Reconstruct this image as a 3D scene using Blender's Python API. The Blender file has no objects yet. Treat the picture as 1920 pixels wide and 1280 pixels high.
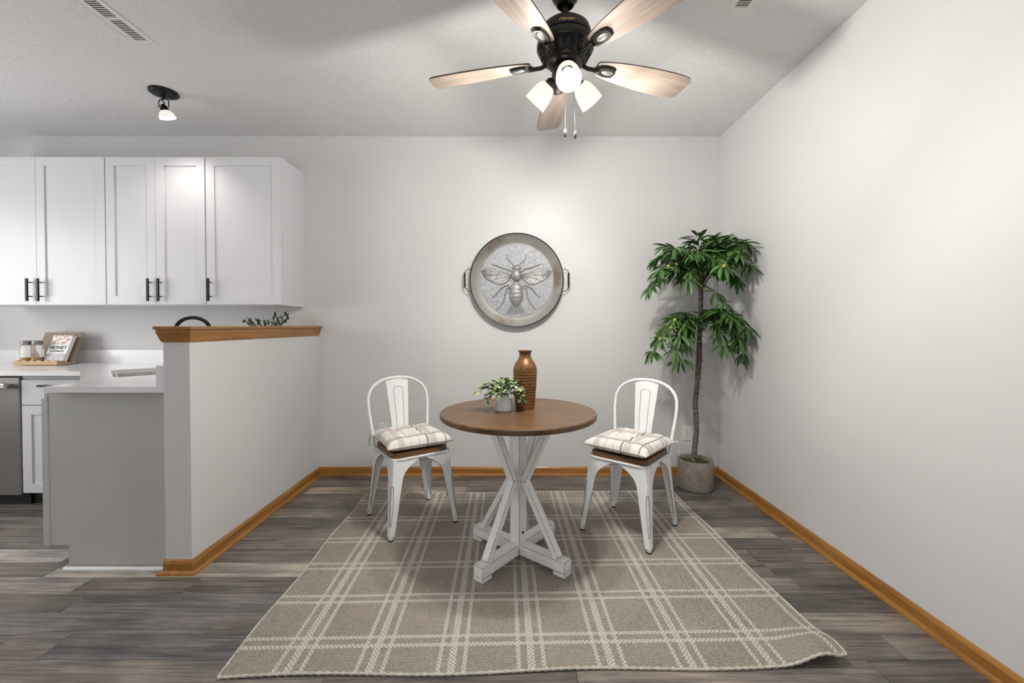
import bpy, bmesh, math, random
from mathutils import Vector, Matrix
R = math.radians
random.seed(7)
scene = bpy.context.scene
COL = scene.collection

# ------------------------------------------------------------------ camera, light, exposure
cam_d = bpy.data.cameras.new('camera'); cam = bpy.data.objects.new('camera', cam_d); COL.objects.link(cam)
cam_d.sensor_width = 36.0; cam_d.lens = 785.0 / 1920.0 * 36.0
cam_d.shift_x = -3.0 / 1920.0; cam_d.shift_y = -18.0 / 1920.0
cam_d.clip_start = 0.05
cam.location = (0, 0, 1.2); cam.rotation_euler = (R(90 - 0.876), 0, 0)
scene.camera = cam
scene.view_settings.view_transform = 'Standard'; scene.view_settings.look = 'None'
scene.view_settings.gamma = 1.0; scene.view_settings.exposure = 0.12
scene.view_settings.use_curve_mapping = False
world = bpy.data.worlds.new('world'); scene.world = world; world.use_nodes = True
world.node_tree.nodes['Background'].inputs[0].default_value = (0.9, 0.95, 1.0, 1)
world.node_tree.nodes['Background'].inputs[1].default_value = 0.4

def area_light(name, loc, rot, sx, sy, power, col):
    l = bpy.data.lights.new(name, 'AREA'); l.shape = 'RECTANGLE'; l.size = sx; l.size_y = sy
    l.energy = power; l.color = col
    o = bpy.data.objects.new(name, l); o.location = loc; o.rotation_euler = rot; COL.objects.link(o); return o
# added daylight from two unseen, assumed openings: patio door behind the camera, kitchen-side window
area_light('daylight_assumed_door', (-0.6, -2.93, 1.15), (R(90), 0, 0), 3.0, 2.0, 25, (1.0,.99,.97))
area_light('daylight_assumed_window', (-4.53, 1.55, 1.5), (0, R(-90), 0), 1.3, 1.8, 42, (1.0,.99,.975))

XR, YB, HC, XL, YF = 1.637, 3.345, 2.70, -4.6, -3.0      # right wall, back wall, ceiling, left wall, wall behind

# ------------------------------------------------------------------ mesh helpers
class MB:
    def __init__(s): s.v = []; s.f = []; s.m = []; s.sm = []; s.mat = 0; s.smooth = False
    def add(s, vs, fs):
        b = len(s.v); s.v += [tuple(p) for p in vs]
        for f in fs: s.f.append([b + i for i in f]); s.m.append(s.mat); s.sm.append(s.smooth)
        return s
    def box(s, x0, x1, y0, y1, z0, z1):
        return s.add([(x0,y0,z0),(x1,y0,z0),(x1,y1,z0),(x0,y1,z0),(x0,y0,z1),(x1,y0,z1),(x1,y1,z1),(x0,y1,z1)],
                     [(3,2,1,0),(4,5,6,7),(0,1,5,4),(1,2,6,5),(2,3,7,6),(3,0,4,7)])
    def obox(s, M, sx, sy, sz):
        h = [(a*sx/2, b*sy/2, c*sz/2) for c in (-1,1) for a, b in ((-1,-1),(1,-1),(1,1),(-1,1))]
        return s.add([M @ Vector(p) for p in h], [(3,2,1,0),(4,5,6,7),(0,1,5,4),(1,2,6,5),(2,3,7,6),(3,0,4,7)])
    def beam(s, a, b, w, h, up=(0,0,1)):
        a, b = Vector(a), Vector(b); d = b - a; z = d.normalized(); u = Vector(up)
        x = u.cross(z)
        if x.length < 1e-4: x = Vector((1,0,0)).cross(z)
        x.normalize(); y = z.cross(x)
        M = Matrix((x, y, z)).transposed().to_4x4(); M.translation = (a + b) / 2
        return s.obox(M, w, h, d.length)
    def lathe(s, prof, n=32, c=(0,0,0), fn=None, cap=True):
        vs = []; fs = []; k = len(prof)
        for i, (r, z) in enumerate(prof):
            for j in range(n):
                a = 2*math.pi*j/n; rr = r if fn is None else fn(r, z, a, i)
                vs.append((c[0]+rr*math.cos(a), c[1]+rr*math.sin(a), c[2]+z))
        for i in range(k-1):
            for j in range(n):
                fs.append((i*n+j, i*n+(j+1)%n, (i+1)*n+(j+1)%n, (i+1)*n+j))
        if cap:
            if prof[0][0] > 1e-5: fs.append(tuple(range(n))[::-1])
            if prof[-1][0] > 1e-5: fs.append(tuple((k-1)*n+j for j in range(n)))
        return s.add(vs, fs)
    def tube(s, path, r, n=8, closed=False, caps=True):
        P = [Vector(p) for p in path]; k = len(P)
        rad = r if isinstance(r, (list, tuple)) else [r]*k
        T = []
        for i in range(k):
            a = P[(i-1) % k] if (closed or i > 0) else P[i]
            b = P[(i+1) % k] if (closed or i < k-1) else P[i]
            T.append((b-a).normalized())
        ref = Vector((0,0,1)) if abs(T[0].z) < .9 else Vector((1,0,0))
        N = (ref - T[0]*ref.dot(T[0])).normalized(); vs = []; fs = []
        for i in range(k):
            N = (N - T[i]*N.dot(T[i])).normalized(); B = T[i].cross(N)
            for j in range(n):
                a = 2*math.pi*j/n
                vs.append(P[i] + (N*math.cos(a) + B*math.sin(a))*rad[i])
        for i in range(k if closed else k-1):
            for j in range(n):
                fs.append((i*n+j, i*n+(j+1)%n, ((i+1)%k)*n+(j+1)%n, ((i+1)%k)*n+j))
        if caps and not closed:
            fs.append(tuple(range(n))[::-1]); fs.append(tuple((k-1)*n+j for j in range(n)))
        return s.add(vs, fs)
    def prism(s, poly, a, b, axis='z'):
        n = len(poly)
        def P(u, v, w): return {'z': (u,v,w), 'y': (u,w,v), 'x': (w,u,v)}[axis]
        vs = [P(u,v,a) for u,v in poly] + [P(u,v,b) for u,v in poly]
        fs = [tuple(range(n))[::-1], tuple(range(n, 2*n))] + [(i,(i+1)%n,n+(i+1)%n,n+i) for i in range(n)]
        return s.add(vs, fs)
    def ball(s, c, rx, ry, rz, n=16, m=10):
        prof = [(math.sin(math.pi*i/m), -math.cos(math.pi*i/m)) for i in range(m+1)]
        vs = []; fs = []
        for r, z in prof:
            for j in range(n):
                a = 2*math.pi*j/n; vs.append((c[0]+rx*r*math.cos(a), c[1]+ry*r*math.sin(a), c[2]+rz*z))
        for i in range(m):
            for j in range(n): fs.append((i*n+j, i*n+(j+1)%n, (i+1)*n+(j+1)%n, (i+1)*n+j))
        return s.add(vs, fs)
    def grid(s, nx, ny, fn):
        vs = [fn(i/nx, j/ny) for j in range(ny+1) for i in range(nx+1)]; w = nx+1
        return s.add(vs, [(j*w+i, j*w+i+1, (j+1)*w+i+1, (j+1)*w+i) for j in range(ny) for i in range(nx)])
    def mesh(s, name, mats, bevel=0, seg=2, weld=False):
        me = bpy.data.meshes.new(name); me.from_pydata(s.v, [], s.f)
        for m in (mats if isinstance(mats, (list, tuple)) else [mats]): me.materials.append(m)
        for p, mi, sm in zip(me.polygons, s.m, s.sm): p.material_index = mi; p.use_smooth = sm
        bm = bmesh.new(); bm.from_mesh(me)
        if weld or bevel: bmesh.ops.remove_doubles(bm, verts=bm.verts, dist=1e-5)
        bmesh.ops.dissolve_degenerate(bm, edges=bm.edges, dist=1e-6)
        bmesh.ops.recalc_face_normals(bm, faces=bm.faces)
        if bevel:
            es = [e for e in bm.edges if len(e.link_faces) == 2 and e.calc_face_angle(0) > 0.5]
            bmesh.ops.bevel(bm, geom=es, offset=bevel, segments=seg, affect='EDGES', profile=.6, clamp_overlap=True)
        bm.to_mesh(me); bm.free()
        if any(s.sm): me.set_sharp_from_angle(angle=R(38))
        return me
    def build(s, name, mats, parent=None, bevel=0, seg=2, weld=False):
        return link(name, s.mesh(name, mats, bevel, seg, weld), parent)

def link(name, data, parent=None):
    o = bpy.data.objects.new(name, data); COL.objects.link(o)
    if parent is not None: o.parent = parent
    return o
def tag(o, label=None, cat=None, group=None, kind=None):
    if label: o['label'] = label
    if cat: o['category'] = cat
    if group: o['group'] = group
    if kind: o['kind'] = kind
    return o
def thing(name, label, cat, loc=(0,0,0), rz=0, group=None):
    o = link(name, None); o.location = loc; o.rotation_euler = (0,0,rz); o.empty_display_size = .1
    return tag(o, label, cat, group)
def struct(o): o['kind'] = 'structure'; return o
def text_mesh(body, size, depth=0.0005, shear=0.0, bold=0.0, align='CENTER', space=1.0):
    c = bpy.data.curves.new('lettering', 'FONT'); c.body = body; c.size = size; c.extrude = depth
    c.shear = shear; c.offset = bold; c.align_x = align; c.space_character = space; c.resolution_u = 3
    o = bpy.data.objects.new('lettering', c); COL.objects.link(o)
    dg = bpy.context.evaluated_depsgraph_get(); me = bpy.data.meshes.new_from_object(o.evaluated_get(dg))
    bpy.data.objects.remove(o); bpy.data.curves.remove(c); return me

# ------------------------------------------------------------------ materials
class NT:
    def __init__(s, name):
        s.mat = bpy.data.materials.new(name); s.mat.use_nodes = True; s.t = s.mat.node_tree
        s.b = s.t.nodes['Principled BSDF']; s.out = s.t.nodes['Material Output']
    def n(s, typ, **kw):
        x = s.t.nodes.new(typ)
        for k, v in kw.items():
            if k.startswith('i_'):
                x.inputs[k[2:].replace('_', ' ')].default_value = v
            else: setattr(x, k, v)
        return x
    def l(s, a, b): s.t.links.new(a, b)
    def math(s, op, a, b=None, c=None, clamp=False):
        x = s.n('ShaderNodeMath', operation=op); x.use_clamp = clamp
        for i, q in enumerate((a, b, c)):
            if q is None: continue
            if hasattr(q, 'is_linked') or hasattr(q, 'links'): s.l(q, x.inputs[i])
            else: x.inputs[i].default_value = q
        return x.outputs[0]
    def coord(s, scale=(1,1,1), rnd=False, kind='Object'):
        tc = s.n('ShaderNodeTexCoord'); mp = s.n('ShaderNodeMapping'); mp.inputs['Scale'].default_value = scale
        s.l(tc.outputs[kind], mp.inputs['Vector'])
        if rnd:
            oi = s.n('ShaderNodeObjectInfo'); cx = s.n('ShaderNodeCombineXYZ')
            m = s.math('MULTIPLY', oi.outputs['Random'], 37.0)
            s.l(m, cx.inputs[0]); s.l(m, cx.inputs[1]); s.l(m, cx.inputs[2]); s.l(cx.outputs[0], mp.inputs['Location'])
        return mp.outputs[0]
    def noise(s, vec, scale, detail=4, rough=.55, dist=0.0):
        x = s.n('ShaderNodeTexNoise'); x.inputs['Scale'].default_value = scale; x.inputs['Detail'].default_value = detail
        x.inputs['Roughness'].default_value = rough; x.inputs['Distortion'].default_value = dist
        s.l(vec, x.inputs['Vector']); return x.outputs['Fac']
    def ramp(s, fac, stops):
        x = s.n('ShaderNodeValToRGB'); e = x.color_ramp.elements
        while len(e) < len(stops): e.new(.5)
        for q, (p, c) in zip(e, stops): q.position = p; q.color = (*c, 1)
        s.l(fac, x.inputs[0]); return x.outputs[0]
    def mix(s, fac, a, b, typ='MIX'):
        x = s.n('ShaderNodeMix', data_type='RGBA', blend_type=typ)
        for q, i in ((fac, 0), (a, 6), (b, 7)):
            if hasattr(q, 'links'): s.l(q, x.inputs[i])
            elif i == 0: x.inputs[0].default_value = q
            else: x.inputs[i].default_value = (*q, 1)
        return x.outputs[2]
    def bump(s, h, strength=.3, dist=.01):
        x = s.n('ShaderNodeBump'); x.inputs['Strength'].default_value = strength; x.inputs['Distance'].default_value = dist
        s.l(h, x.inputs['Height']); s.l(x.outputs[0], s.b.inputs['Normal'])
    def col(s, c):
        if hasattr(c, 'links'): s.l(c, s.b.inputs['Base Color'])
        else: s.b.inputs['Base Color'].default_value = (*c, 1)
    def set(s, **kw):
        for k, v in kw.items(): s.b.inputs[k.replace('_', ' ')].default_value = v
        return s

def plain(name, c, rough=.5, metal=0, nscale=40, var=.06, bump=0.0, bscale=200, **kw):
    t = NT(name); v = t.coord(); f = t.noise(v, nscale)
    lo = tuple(x*(1-var) for x in c); hi = tuple(min(1, x*(1+var)) for x in c)
    t.col(t.ramp(f, [(.3, lo), (.7, hi)])); t.set(Roughness=rough, Metallic=metal, **kw)
    if bump: t.bump(t.noise(t.coord(), bscale), bump, .002)
    return t.mat
def wood(name, dark, light, axis='x', rough=.4, grain=1.0, bump=.15, rnd=True, coat=0):
    t = NT(name); a, b = 2.2*grain, 38*grain
    sc = {'x': (a,b,b), 'y': (b,a,b), 'z': (b,b,a)}[axis]
    v = t.coord(sc, rnd); f = t.noise(v, 1.0, 6, .62, .6); g = t.noise(v, 4.0, 4, .6, .2)
    h = t.math('ADD', t.math('MULTIPLY', f, .7), t.math('MULTIPLY', g, .3))
    t.col(t.ramp(h, [(.34, dark), (.66, light)])); t.set(Roughness=rough)
    if coat: t.set(Coat_Weight=coat, Coat_Roughness=.2)
    t.bump(h, bump, .002); return t.mat
def wall_paint(name, c):
    t = NT(name); v = t.coord()
    t.col(t.ramp(t.noise(v, 3.0), [(.3, tuple(x*.985 for x in c)), (.7, c)])); t.set(Roughness=.75)
    t.bump(t.noise(v, 170.0, 3), .10, .002); return t.mat
def distressed(name, c, dark, edge=.006, chips=.70):
    """white paint, rubbed through to dark on the edges"""
    t = NT(name); v = t.coord((1,1,1), True)
    bv = t.n('ShaderNodeBevel', samples=4); bv.inputs['Radius'].default_value = edge
    ge = t.n('ShaderNodeNewGeometry'); dp = t.n('ShaderNodeVectorMath', operation='DOT_PRODUCT')
    t.l(bv.outputs[0], dp.inputs[0]); t.l(ge.outputs['Normal'], dp.inputs[1])
    e = t.math('LESS_THAN', dp.outputs['Value'], .955)
    n1 = t.noise(v, 55.0, 5, .6); n2 = t.noise(v, 16.0, 6, .7)
    m = t.math('MULTIPLY', e, t.math('GREATER_THAN', n1, .43))
    m = t.math('MAXIMUM', m, t.math('GREATER_THAN', n2, chips))
    t.col(t.mix(m, c, dark)); t.set(Roughness=.5); t.bump(n1, .12, .002); return t.mat

M = {}
M['wall'] = wall_paint('wall_paint', (.635, .63, .625))
M['wall_end'] = wall_paint('wall_paint_end', (.635, .63, .625))
t = NT('ceiling_texture'); v = t.coord(); a = t.noise(v, 85.0, 5, .7, .4); b = t.noise(v, 30.0, 3)
t.col(t.ramp(a, [(.3, (.74,.735,.73)), (.65, (.84,.835,.83))])); t.set(Roughness=.9)
t.bump(t.math('ADD', a, t.math('MULTIPLY', b, .4)), .75, .012); M['ceiling'] = t.mat
M['oak'] = wood('golden_oak', (.22,.085,.012), (.43,.195,.036), 'x', .38, 1.0, .08, coat=.3)
M['oak_y'] = wood('golden_oak_lengthwise', (.22,.085,.012), (.43,.195,.036), 'y', .38, 1.0, .08, coat=.3)
M['tabletop'] = wood('brown_table_wood', (.05,.024,.009), (.165,.084,.034), 'x', .38, .8, .18)
M['seat_wood'] = wood('brown_seat_wood', (.085,.04,.012), (.22,.11,.04), 'x', .4, 1.0, .15)
M['blade'] = wood('washed_oak_blade', (.17,.13,.105), (.31,.25,.205), 'x', .45, .8, .05)
M['blade_dark'] = plain('blade_dark_edge', (.05,.035,.028), .5)
M['light_wood'] = wood('light_stand_wood', (.42,.27,.14), (.58,.40,.23), 'x', .5)
M['board_wood'] = wood('grey_stand_wood', (.22,.16,.11), (.34,.26,.18), 'z', .5)
M['cabinet'] = plain('white_cabinet_paint', (.66,.66,.685), .35, var=.01)
M['panel_grey'] = plain('grey_panel_paint', (.50,.495,.48), .5, var=.02, nscale=6)
M['quartz'] = plain('white_quartz', (.83,.83,.84), .16, var=.015, nscale=120)
M['white_trim'] = plain('white_trim_paint', (.80,.80,.80), .45, var=.10, nscale=14)
M['black'] = plain('matte_black_metal', (.012,.012,.014), .35, .6)
M['black_plastic'] = plain('black_plastic', (.01,.01,.01), .5)
M['bronze'] = plain('dark_bronze_metal', (.035,.033,.028), .28, .75)
M['bracket_pale'] = plain('satin_nickel_insert', (.45,.43,.40), .25, .9)  # paler, shinier metal for the bracket inset
M['chain'] = plain('brass_chain', (.035,.033,.03), .5, .3)
M['steel'] = plain('brushed_stainless', (.50,.49,.47), .3, .9, nscale=15)
M['steel_dark'] = plain('dark_stainless', (.235,.225,.215), .38, .55, nscale=4)
M['plastic'] = plain('white_plastic', (.74,.74,.72), .4, var=.01)
M['slot'] = plain('dark_slot', (.02,.02,.02), .7)
M['slot_grey'] = plain('black_duct_shade', (.012,.012,.012), .8)
M['chair_white'] = distressed('distressed_white_metal', (.79,.80,.80), (.05,.045,.04), .004, .735)
M['table_white'] = distressed('distressed_white_wood', (.82,.82,.81), (.07,.05,.035), .006, .73)
M['dark_line'] = plain('worn_paint_line', (.07,.06,.05), .6, var=.5, nscale=90)
M['rubber'] = plain('black_rubber', (.015,.015,.015), .7)
M['soil'] = plain('green_moss', (.035,.05,.012), .95, var=.6, nscale=60, bump=.8, bscale=90)
M['concrete'] = plain('grey_concrete', (.24,.22,.185), .6, var=.22, nscale=22, bump=.15)
M['bark'] = plain('mottled_bark', (.13,.10,.08), .85, var=.75, nscale=55, bump=.7, bscale=70)
M['twig'] = plain('green_twig', (.10,.10,.04), .7)
M['pot_white'] = plain('white_ceramic', (.72,.72,.74), .4, var=.02)
M['fruit'] = plain('yellow_green_fruit', (.42,.42,.06), .4, var=.3)
M['fruit_dark'] = plain('black_olive', (.012,.010,.016), .35)
M['gold'] = plain('gold_print', (.62,.42,.16), .35, .4)
M['ink'] = plain('dark_ink', (.03,.035,.05), .6)
M['paper'] = plain('white_paper', (.80,.80,.78), .7, var=.02)
M['honey'] = plain('amber_honey', (.62,.36,.06), .25)
def leafmat(name, dark, light, rough=.42, nscale=9):
    t = NT(name); v = t.coord((1,1,1), True); oi = t.n('ShaderNodeObjectInfo')
    f = t.math('ADD', t.math('MULTIPLY', t.noise(v, nscale), .6), t.math('MULTIPLY', oi.outputs['Random'], .4))
    t.col(t.ramp(f, [(.25, dark), (.7, light)])); t.set(Roughness=rough); return t.mat
M['leaf'] = leafmat('deep_green_leaf', (.022,.066,.015), (.105,.225,.05))
M['leaf_small'] = leafmat('pale_edged_leaf', (.05,.10,.035), (.30,.38,.17), .5, 60)
M['leaf_olive'] = leafmat('olive_leaf', (.03,.06,.03), (.10,.16,.08))
# emitting frosted glass and bulbs
def glow(name, c, e, base=(.85,.85,.82)):
    t = NT(name); v = t.coord(); t.col(t.ramp(t.noise(v, 30), [(.3, base), (.7, tuple(x*.97 for x in base))]))
    t.set(Roughness=.35); t.b.inputs['Emission Color'].default_value = (*c, 1); t.b.inputs['Emission Strength'].default_value = e
    return t.mat
M['shade'] = glow('lit_frosted_glass', (1.0,.92,.80), .98, (.06,.058,.05))
M['shade'].node_tree.nodes['Principled BSDF'].inputs['Specular IOR Level'].default_value = .08
M['bulb'] = glow('lit_bulb', (1.0,.93,.80), 4.0, (.1,.1,.09))
M['spot_shade'] = glow('lit_alabaster_glass', (1.0,.95,.88), .6, (.5,.5,.48))
# floor planks: the object colour carries each plank's own tone
t = NT('vinyl_plank'); oi = t.n('ShaderNodeObjectInfo'); v = t.coord((1.3,42,42), True)
f = t.noise(v, 1.5, 8, .72, .9); g = t.noise(v, 5.0, 6, .75, .6); bl = t.noise(t.coord((1.2,3,3), True), 2.2, 4, .6)
h = t.math('ADD', t.math('ADD', t.math('MULTIPLY', f, .55), t.math('MULTIPLY', g, .30)), t.math('MULTIPLY', bl, .35))
k = t.ramp(h, [(.46, (.30,.30,.31)), (.58, (.92,.92,.92)), (.74, (1.0,1.0,1.0))])
k = t.mix(t.math('MULTIPLY', t.math('SUBTRACT', h, .58), 5.0, clamp=True), k, (2.7,2.55,2.4))
t.col(t.mix(1.0, oi.outputs['Color'], k, 'MULTIPLY')); t.set(Roughness=.42)
rr = t.math('ADD', t.math('MULTIPLY', g, .25), .30); t.l(rr, t.b.inputs['Roughness'])
t.bump(h, .18, .002); M['plank'] = t.mat
M['subfloor'] = plain('dark_subfloor', (.06,.055,.05), .6)
# rug
t = NT('plaid_woven_rug'); tc = t.n('ShaderNodeTexCoord'); sp = t.n('ShaderNodeSeparateXYZ'); t.l(tc.outputs['Object'], sp.inputs[0])
def stripes(co, off, pitch, lines):
    p = t.math('SUBTRACT', co, off); q = t.math('PINGPONG', t.math('ADD', p, pitch*100), pitch/2)   # distance to centre
    s_ = None
    for c0, w in lines:
        m = t.math('LESS_THAN', t.math('ABSOLUTE', t.math('SUBTRACT', q, c0)), w)
        s_ = m if s_ is None else t.math('MAXIMUM', s_, m)
    return s_
SX = stripes(sp.outputs[0], -.022, .282, [(0.0, .0135), (.045, .0075)])
SY = stripes(sp.outputs[1], .1245, .2515, [(.0215, .0085)])
wx = t.math('SINE', t.math('MULTIPLY', sp.outputs[0], 2*math.pi/.0165)); wy = t.math('SINE', t.math('MULTIPLY', sp.outputs[1], 2*math.pi/.0165))
dash = t.math('MULTIPLY', wx, wy)
wv = t.math('MULTIPLY', t.math('SINE', t.math('MULTIPLY', t.math('ADD', sp.outputs[0], sp.outputs[1]), 2*math.pi/.0135)),
            t.math('SINE', t.math('MULTIPLY', t.math('SUBTRACT', sp.outputs[0], sp.outputs[1]), 2*math.pi/.0135)))
nz = t.noise(t.coord((1,1,1)), 160.0, 3, .7); nb = t.noise(t.coord((1,1,1)), 6.0, 2)
base = t.ramp(t.math('ADD', t.math('MULTIPLY', wv, .22), t.math('ADD', t.math('MULTIPLY', nz, .75), t.math('MULTIPLY', nb, .15))),
              [(.22, (.20,.17,.138)), (.48, (.40,.352,.295)), (.75, (.60,.54,.465))])
both = t.math('ADD', SX, SY); on = t.math('GREATER_THAN', both, .5)
mask = t.math('MULTIPLY', on, t.math('ADD', t.math('MULTIPLY', t.math('GREATER_THAN', dash, -.30), .85), t.math('MULTIPLY', t.math('GREATER_THAN', both, 1.5), .30)), clamp=True)
t.col(t.mix(mask, base, (.76,.73,.67))); t.set(Roughness=.95)
t.bump(t.math('ADD', wv, t.math('MULTIPLY', mask, .8)), .8, .004); M['rug'] = t.mat
M['rug_edge'] = plain('rug_binding', (.52,.48,.42), .95, var=.25, nscale=80, bump=.5)
# plaid cushion
t = NT('plaid_cushion_cloth'); tc = t.n('ShaderNodeTexCoord'); sp = t.n('ShaderNodeSeparateXYZ'); t.l(tc.outputs['Object'], sp.inputs[0])
def band(co, c0, w): return t.math('LESS_THAN', t.math('ABSOLUTE', t.math('SUBTRACT', co, c0)), w)
def bands(co, lst):
    r_ = None
    for c0, w in lst: r_ = band(co, c0, w) if r_ is None else t.math('MAXIMUM', r_, band(co, c0, w))
    return r_
X_, Y_ = sp.outputs[0], sp.outputs[1]
c = t.mix(t.math('MULTIPLY', bands(X_, [(-.115,.018),(.075,.022)]), .55), (.70,.66,.62), (.40,.35,.32))
c = t.mix(t.math('MULTIPLY', bands(Y_, [(-.10,.020),(.09,.018)]), .55), c, (.40,.35,.32))
c = t.mix(t.math('MULTIPLY', t.math('MAXIMUM', bands(X_, [(.040,.006),(.150,.004)]), bands(Y_, [(-.135,.006),(.052,.005)])), .8), c, (.13,.125,.125))
c = t.mix(t.math('MULTIPLY', t.math('MAXIMUM', bands(X_, [(-.06,.002),(-.01,.0018)]), bands(Y_, [(-.03,.002),(.15,.0018)])), .6), c, (.26,.22,.20))
t.col(c); t.set(Roughness=.9); t.bump(t.noise(t.coord(), 350.0, 2), .25, .001); M['cushion'] = t.mat
M['piping'] = plain('grey_cushion_edge', (.36,.33,.30), .9)
# galvanised tray
t = NT('galvanised_metal'); v = t.coord(); a = t.noise(v, 26.0, 6, .7, .5); r_ = t.noise(v, 4.5, 4, .6)
c = t.ramp(a, [(.3, (.21,.21,.205)), (.7, (.38,.38,.365))])
t.col(c); t.set(Roughness=.48, Metallic=.45); t.bump(a, .25, .004); M['zinc'] = t.mat
M['zinc_dark'] = plain('dark_zinc', (.13,.13,.125), .5, .4)
t = NT('hammered_zinc'); v = t.coord(); a = t.noise(v, 45.0, 5, .7, 1.2)
t.col(t.ramp(a, [(.3, (.25,.26,.27)), (.7, (.46,.47,.48))])); t.set(Roughness=.45, Metallic=.35); t.bump(a, .9, .006); M['zinc_face'] = t.mat
t = NT('rust_rim_metal'); v = t.coord(); a = t.noise(v, 5.0, 5, .65); g = t.noise(v, 40.0, 4)
c = t.mix(t.math('MULTIPLY', t.math('SUBTRACT', a, .50), 7.0, clamp=True), t.ramp(g, [(.3, (.18,.17,.15)), (.7, (.30,.285,.255))]), (.14,.08,.038))
t.col(t.mix(t.math('MULTIPLY', t.math('SUBTRACT', a, .35), 2.2, clamp=True), (.28,.275,.255), c)); t.set(Roughness=.5, Metallic=.4); M['rim'] = t.mat
# vase
t = NT('copper_brown_glaze'); v = t.coord(); a = t.noise(v, 14.0, 4)
t.col(t.ramp(a, [(.3, (.115,.05,.014)), (.7, (.21,.10,.03))])); t.set(Roughness=.38, Metallic=.35); M['vase'] = t.mat
t = NT('clear_glass'); t.col((.92,.90,.86)); t.set(Roughness=.05, Transmission_Weight=.9, IOR=1.3); M['glass'] = t.mat
# cookbook cover print: photos above and below a white title band
t = NT('cookbook_cover'); v = t.coord(); tc = t.n('ShaderNodeTexCoord'); sp = t.n('ShaderNodeSeparateXYZ'); t.l(tc.outputs['Object'], sp.inputs[0])
a = t.noise(v, 38.0, 3); 
up_ = t.ramp(a, [(.40, (.82,.80,.80)), (.52, (.80,.74,.70)), (.58, (.55,.22,.12)), (.68, (.25,.06,.04))])
lo_ = t.ramp(a, [(.3, (.36,.33,.42)), (.6, (.62,.56,.60)), (.72, (.35,.18,.16))])
z = sp.outputs[2]
band = t.math('MULTIPLY', t.math('GREATER_THAN', z, .060), t.math('LESS_THAN', z, .128))
c = t.mix(t.math('GREATER_THAN', z, .10), lo_, up_); t.col(t.mix(band, c, (.82,.83,.84))); t.set(Roughness=.4); M['cover'] = t.mat

# ------------------------------------------------------------------ the room
fl = struct(MB().box(XL, XR, YF, YB, -.12, -.012).build('floor', M['subfloor']))
ROW0, PITCH = 1.61, .1235
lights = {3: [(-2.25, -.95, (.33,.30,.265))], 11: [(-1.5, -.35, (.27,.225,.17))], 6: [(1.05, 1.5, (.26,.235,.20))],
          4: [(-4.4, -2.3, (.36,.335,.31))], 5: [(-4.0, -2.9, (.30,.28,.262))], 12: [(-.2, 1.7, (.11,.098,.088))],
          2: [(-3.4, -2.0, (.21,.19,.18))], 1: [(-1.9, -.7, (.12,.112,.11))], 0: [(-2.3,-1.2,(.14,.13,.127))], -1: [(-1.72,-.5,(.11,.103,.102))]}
rp = random.Random(11)
i0 = -18
for r in range(i0, 15):
    y0 = ROW0 + PITCH*r; y1 = y0 + PITCH
    if y0 > YB: break
    y1 = min(y1, YB)
    cuts = [XL]; forced = lights.get(r, [])
    x = XL + rp.uniform(.25, 1.1)
    xs = []
    while x < XR - .12: xs.append(x); x += rp.uniform(.85, 1.25)
    for a, b, c in forced:
        xs = [q for q in xs if q < a - .15 or q > b + .15] + [q for q in (a, b) if XL + .05 < q < XR - .05]
    cuts = [XL] + sorted(xs) + [XR]
    for a, b in zip(cuts[:-1], cuts[1:]):
        g = .0006; e = .0012
        m = MB(); w, d = b-a-2*g, y1-y0-2*g
        m.add([(0,0,-.011),(w,0,-.011),(w,d,-.011),(0,d,-.011),(0,0,-.0010),(w,0,-.0010),(w,d,-.0010),(0,d,-.0010),(e,e,0),(w-e,e,0),(w-e,d-e,0),(e,d-e,0)],
              [(3,2,1,0),(0,1,5,4),(1,2,6,5),(2,3,7,6),(3,0,4,7),(4,5,9,8),(5,6,10,9),(6,7,11,10),(7,4,8,11),(8,9,10,11)])
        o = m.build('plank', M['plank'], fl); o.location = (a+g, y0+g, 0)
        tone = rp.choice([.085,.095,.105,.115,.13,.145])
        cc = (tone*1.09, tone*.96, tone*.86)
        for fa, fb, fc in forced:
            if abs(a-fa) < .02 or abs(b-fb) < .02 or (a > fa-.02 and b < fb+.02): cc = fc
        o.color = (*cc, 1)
struct(MB().box(XL-.1, XR+.1, YF-.1, YB+.1, HC, HC+.1).build('ceiling', M['ceiling']))
struct(MB().box(XL-.1, XR+.1, YB, YB+.12, -.12, HC).build('wall_back', M['wall']))
struct(MB().box(XR, XR+.12, YF-.1, YB, -.12, HC).build('wall_right', M['wall']))
m = MB()        # wall behind the camera, with an assumed patio door opening
m.box(XL, -2.1, YF-.12, YF, -.12, HC); m.box(.9, XR, YF-.12, YF, -.12, HC); m.box(-2.1, .9, YF-.12, YF, 2.15, HC)
struct(m.build('wall_front', M['wall']))
m = MB()        # kitchen-side wall with an assumed window opening
m.box(XL-.12, XL, YF, .6, -.12, HC); m.box(XL-.12, XL, 2.5, YB, -.12, HC); m.box(XL-.12, XL, .6, 2.5, -.12, .85); m.box(XL-.12, XL, .6, 2.5, 2.15, HC)
struct(m.build('wall_left', M['wall']))
m = MB(); m.box(-2.1,-2.04,YF-.1,YF,0,2.15); m.box(.84,.9,YF-.1,YF,0,2.15); m.box(-2.04,.84,YF-.1,YF,2.09,2.15); m.box(-.63,-.57,YF-.1,YF-.03,0,2.09)
struct(m.build('assumed_door_1', M['white_trim']))  # unseen door frame, assumed so daylight can enter
m = MB(); m.box(XL-.1,XL,.6,.65,.85,2.15); m.box(XL-.1,XL,2.45,2.5,.85,2.15); m.box(XL-.1,XL,.65,2.45,2.1,2.15); m.box(XL-.1,XL,.65,2.45,.85,.9)
struct(m.build('assumed_window_1', M['white_trim']))  # unseen window frame, assumed as a way in for daylight
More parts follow.
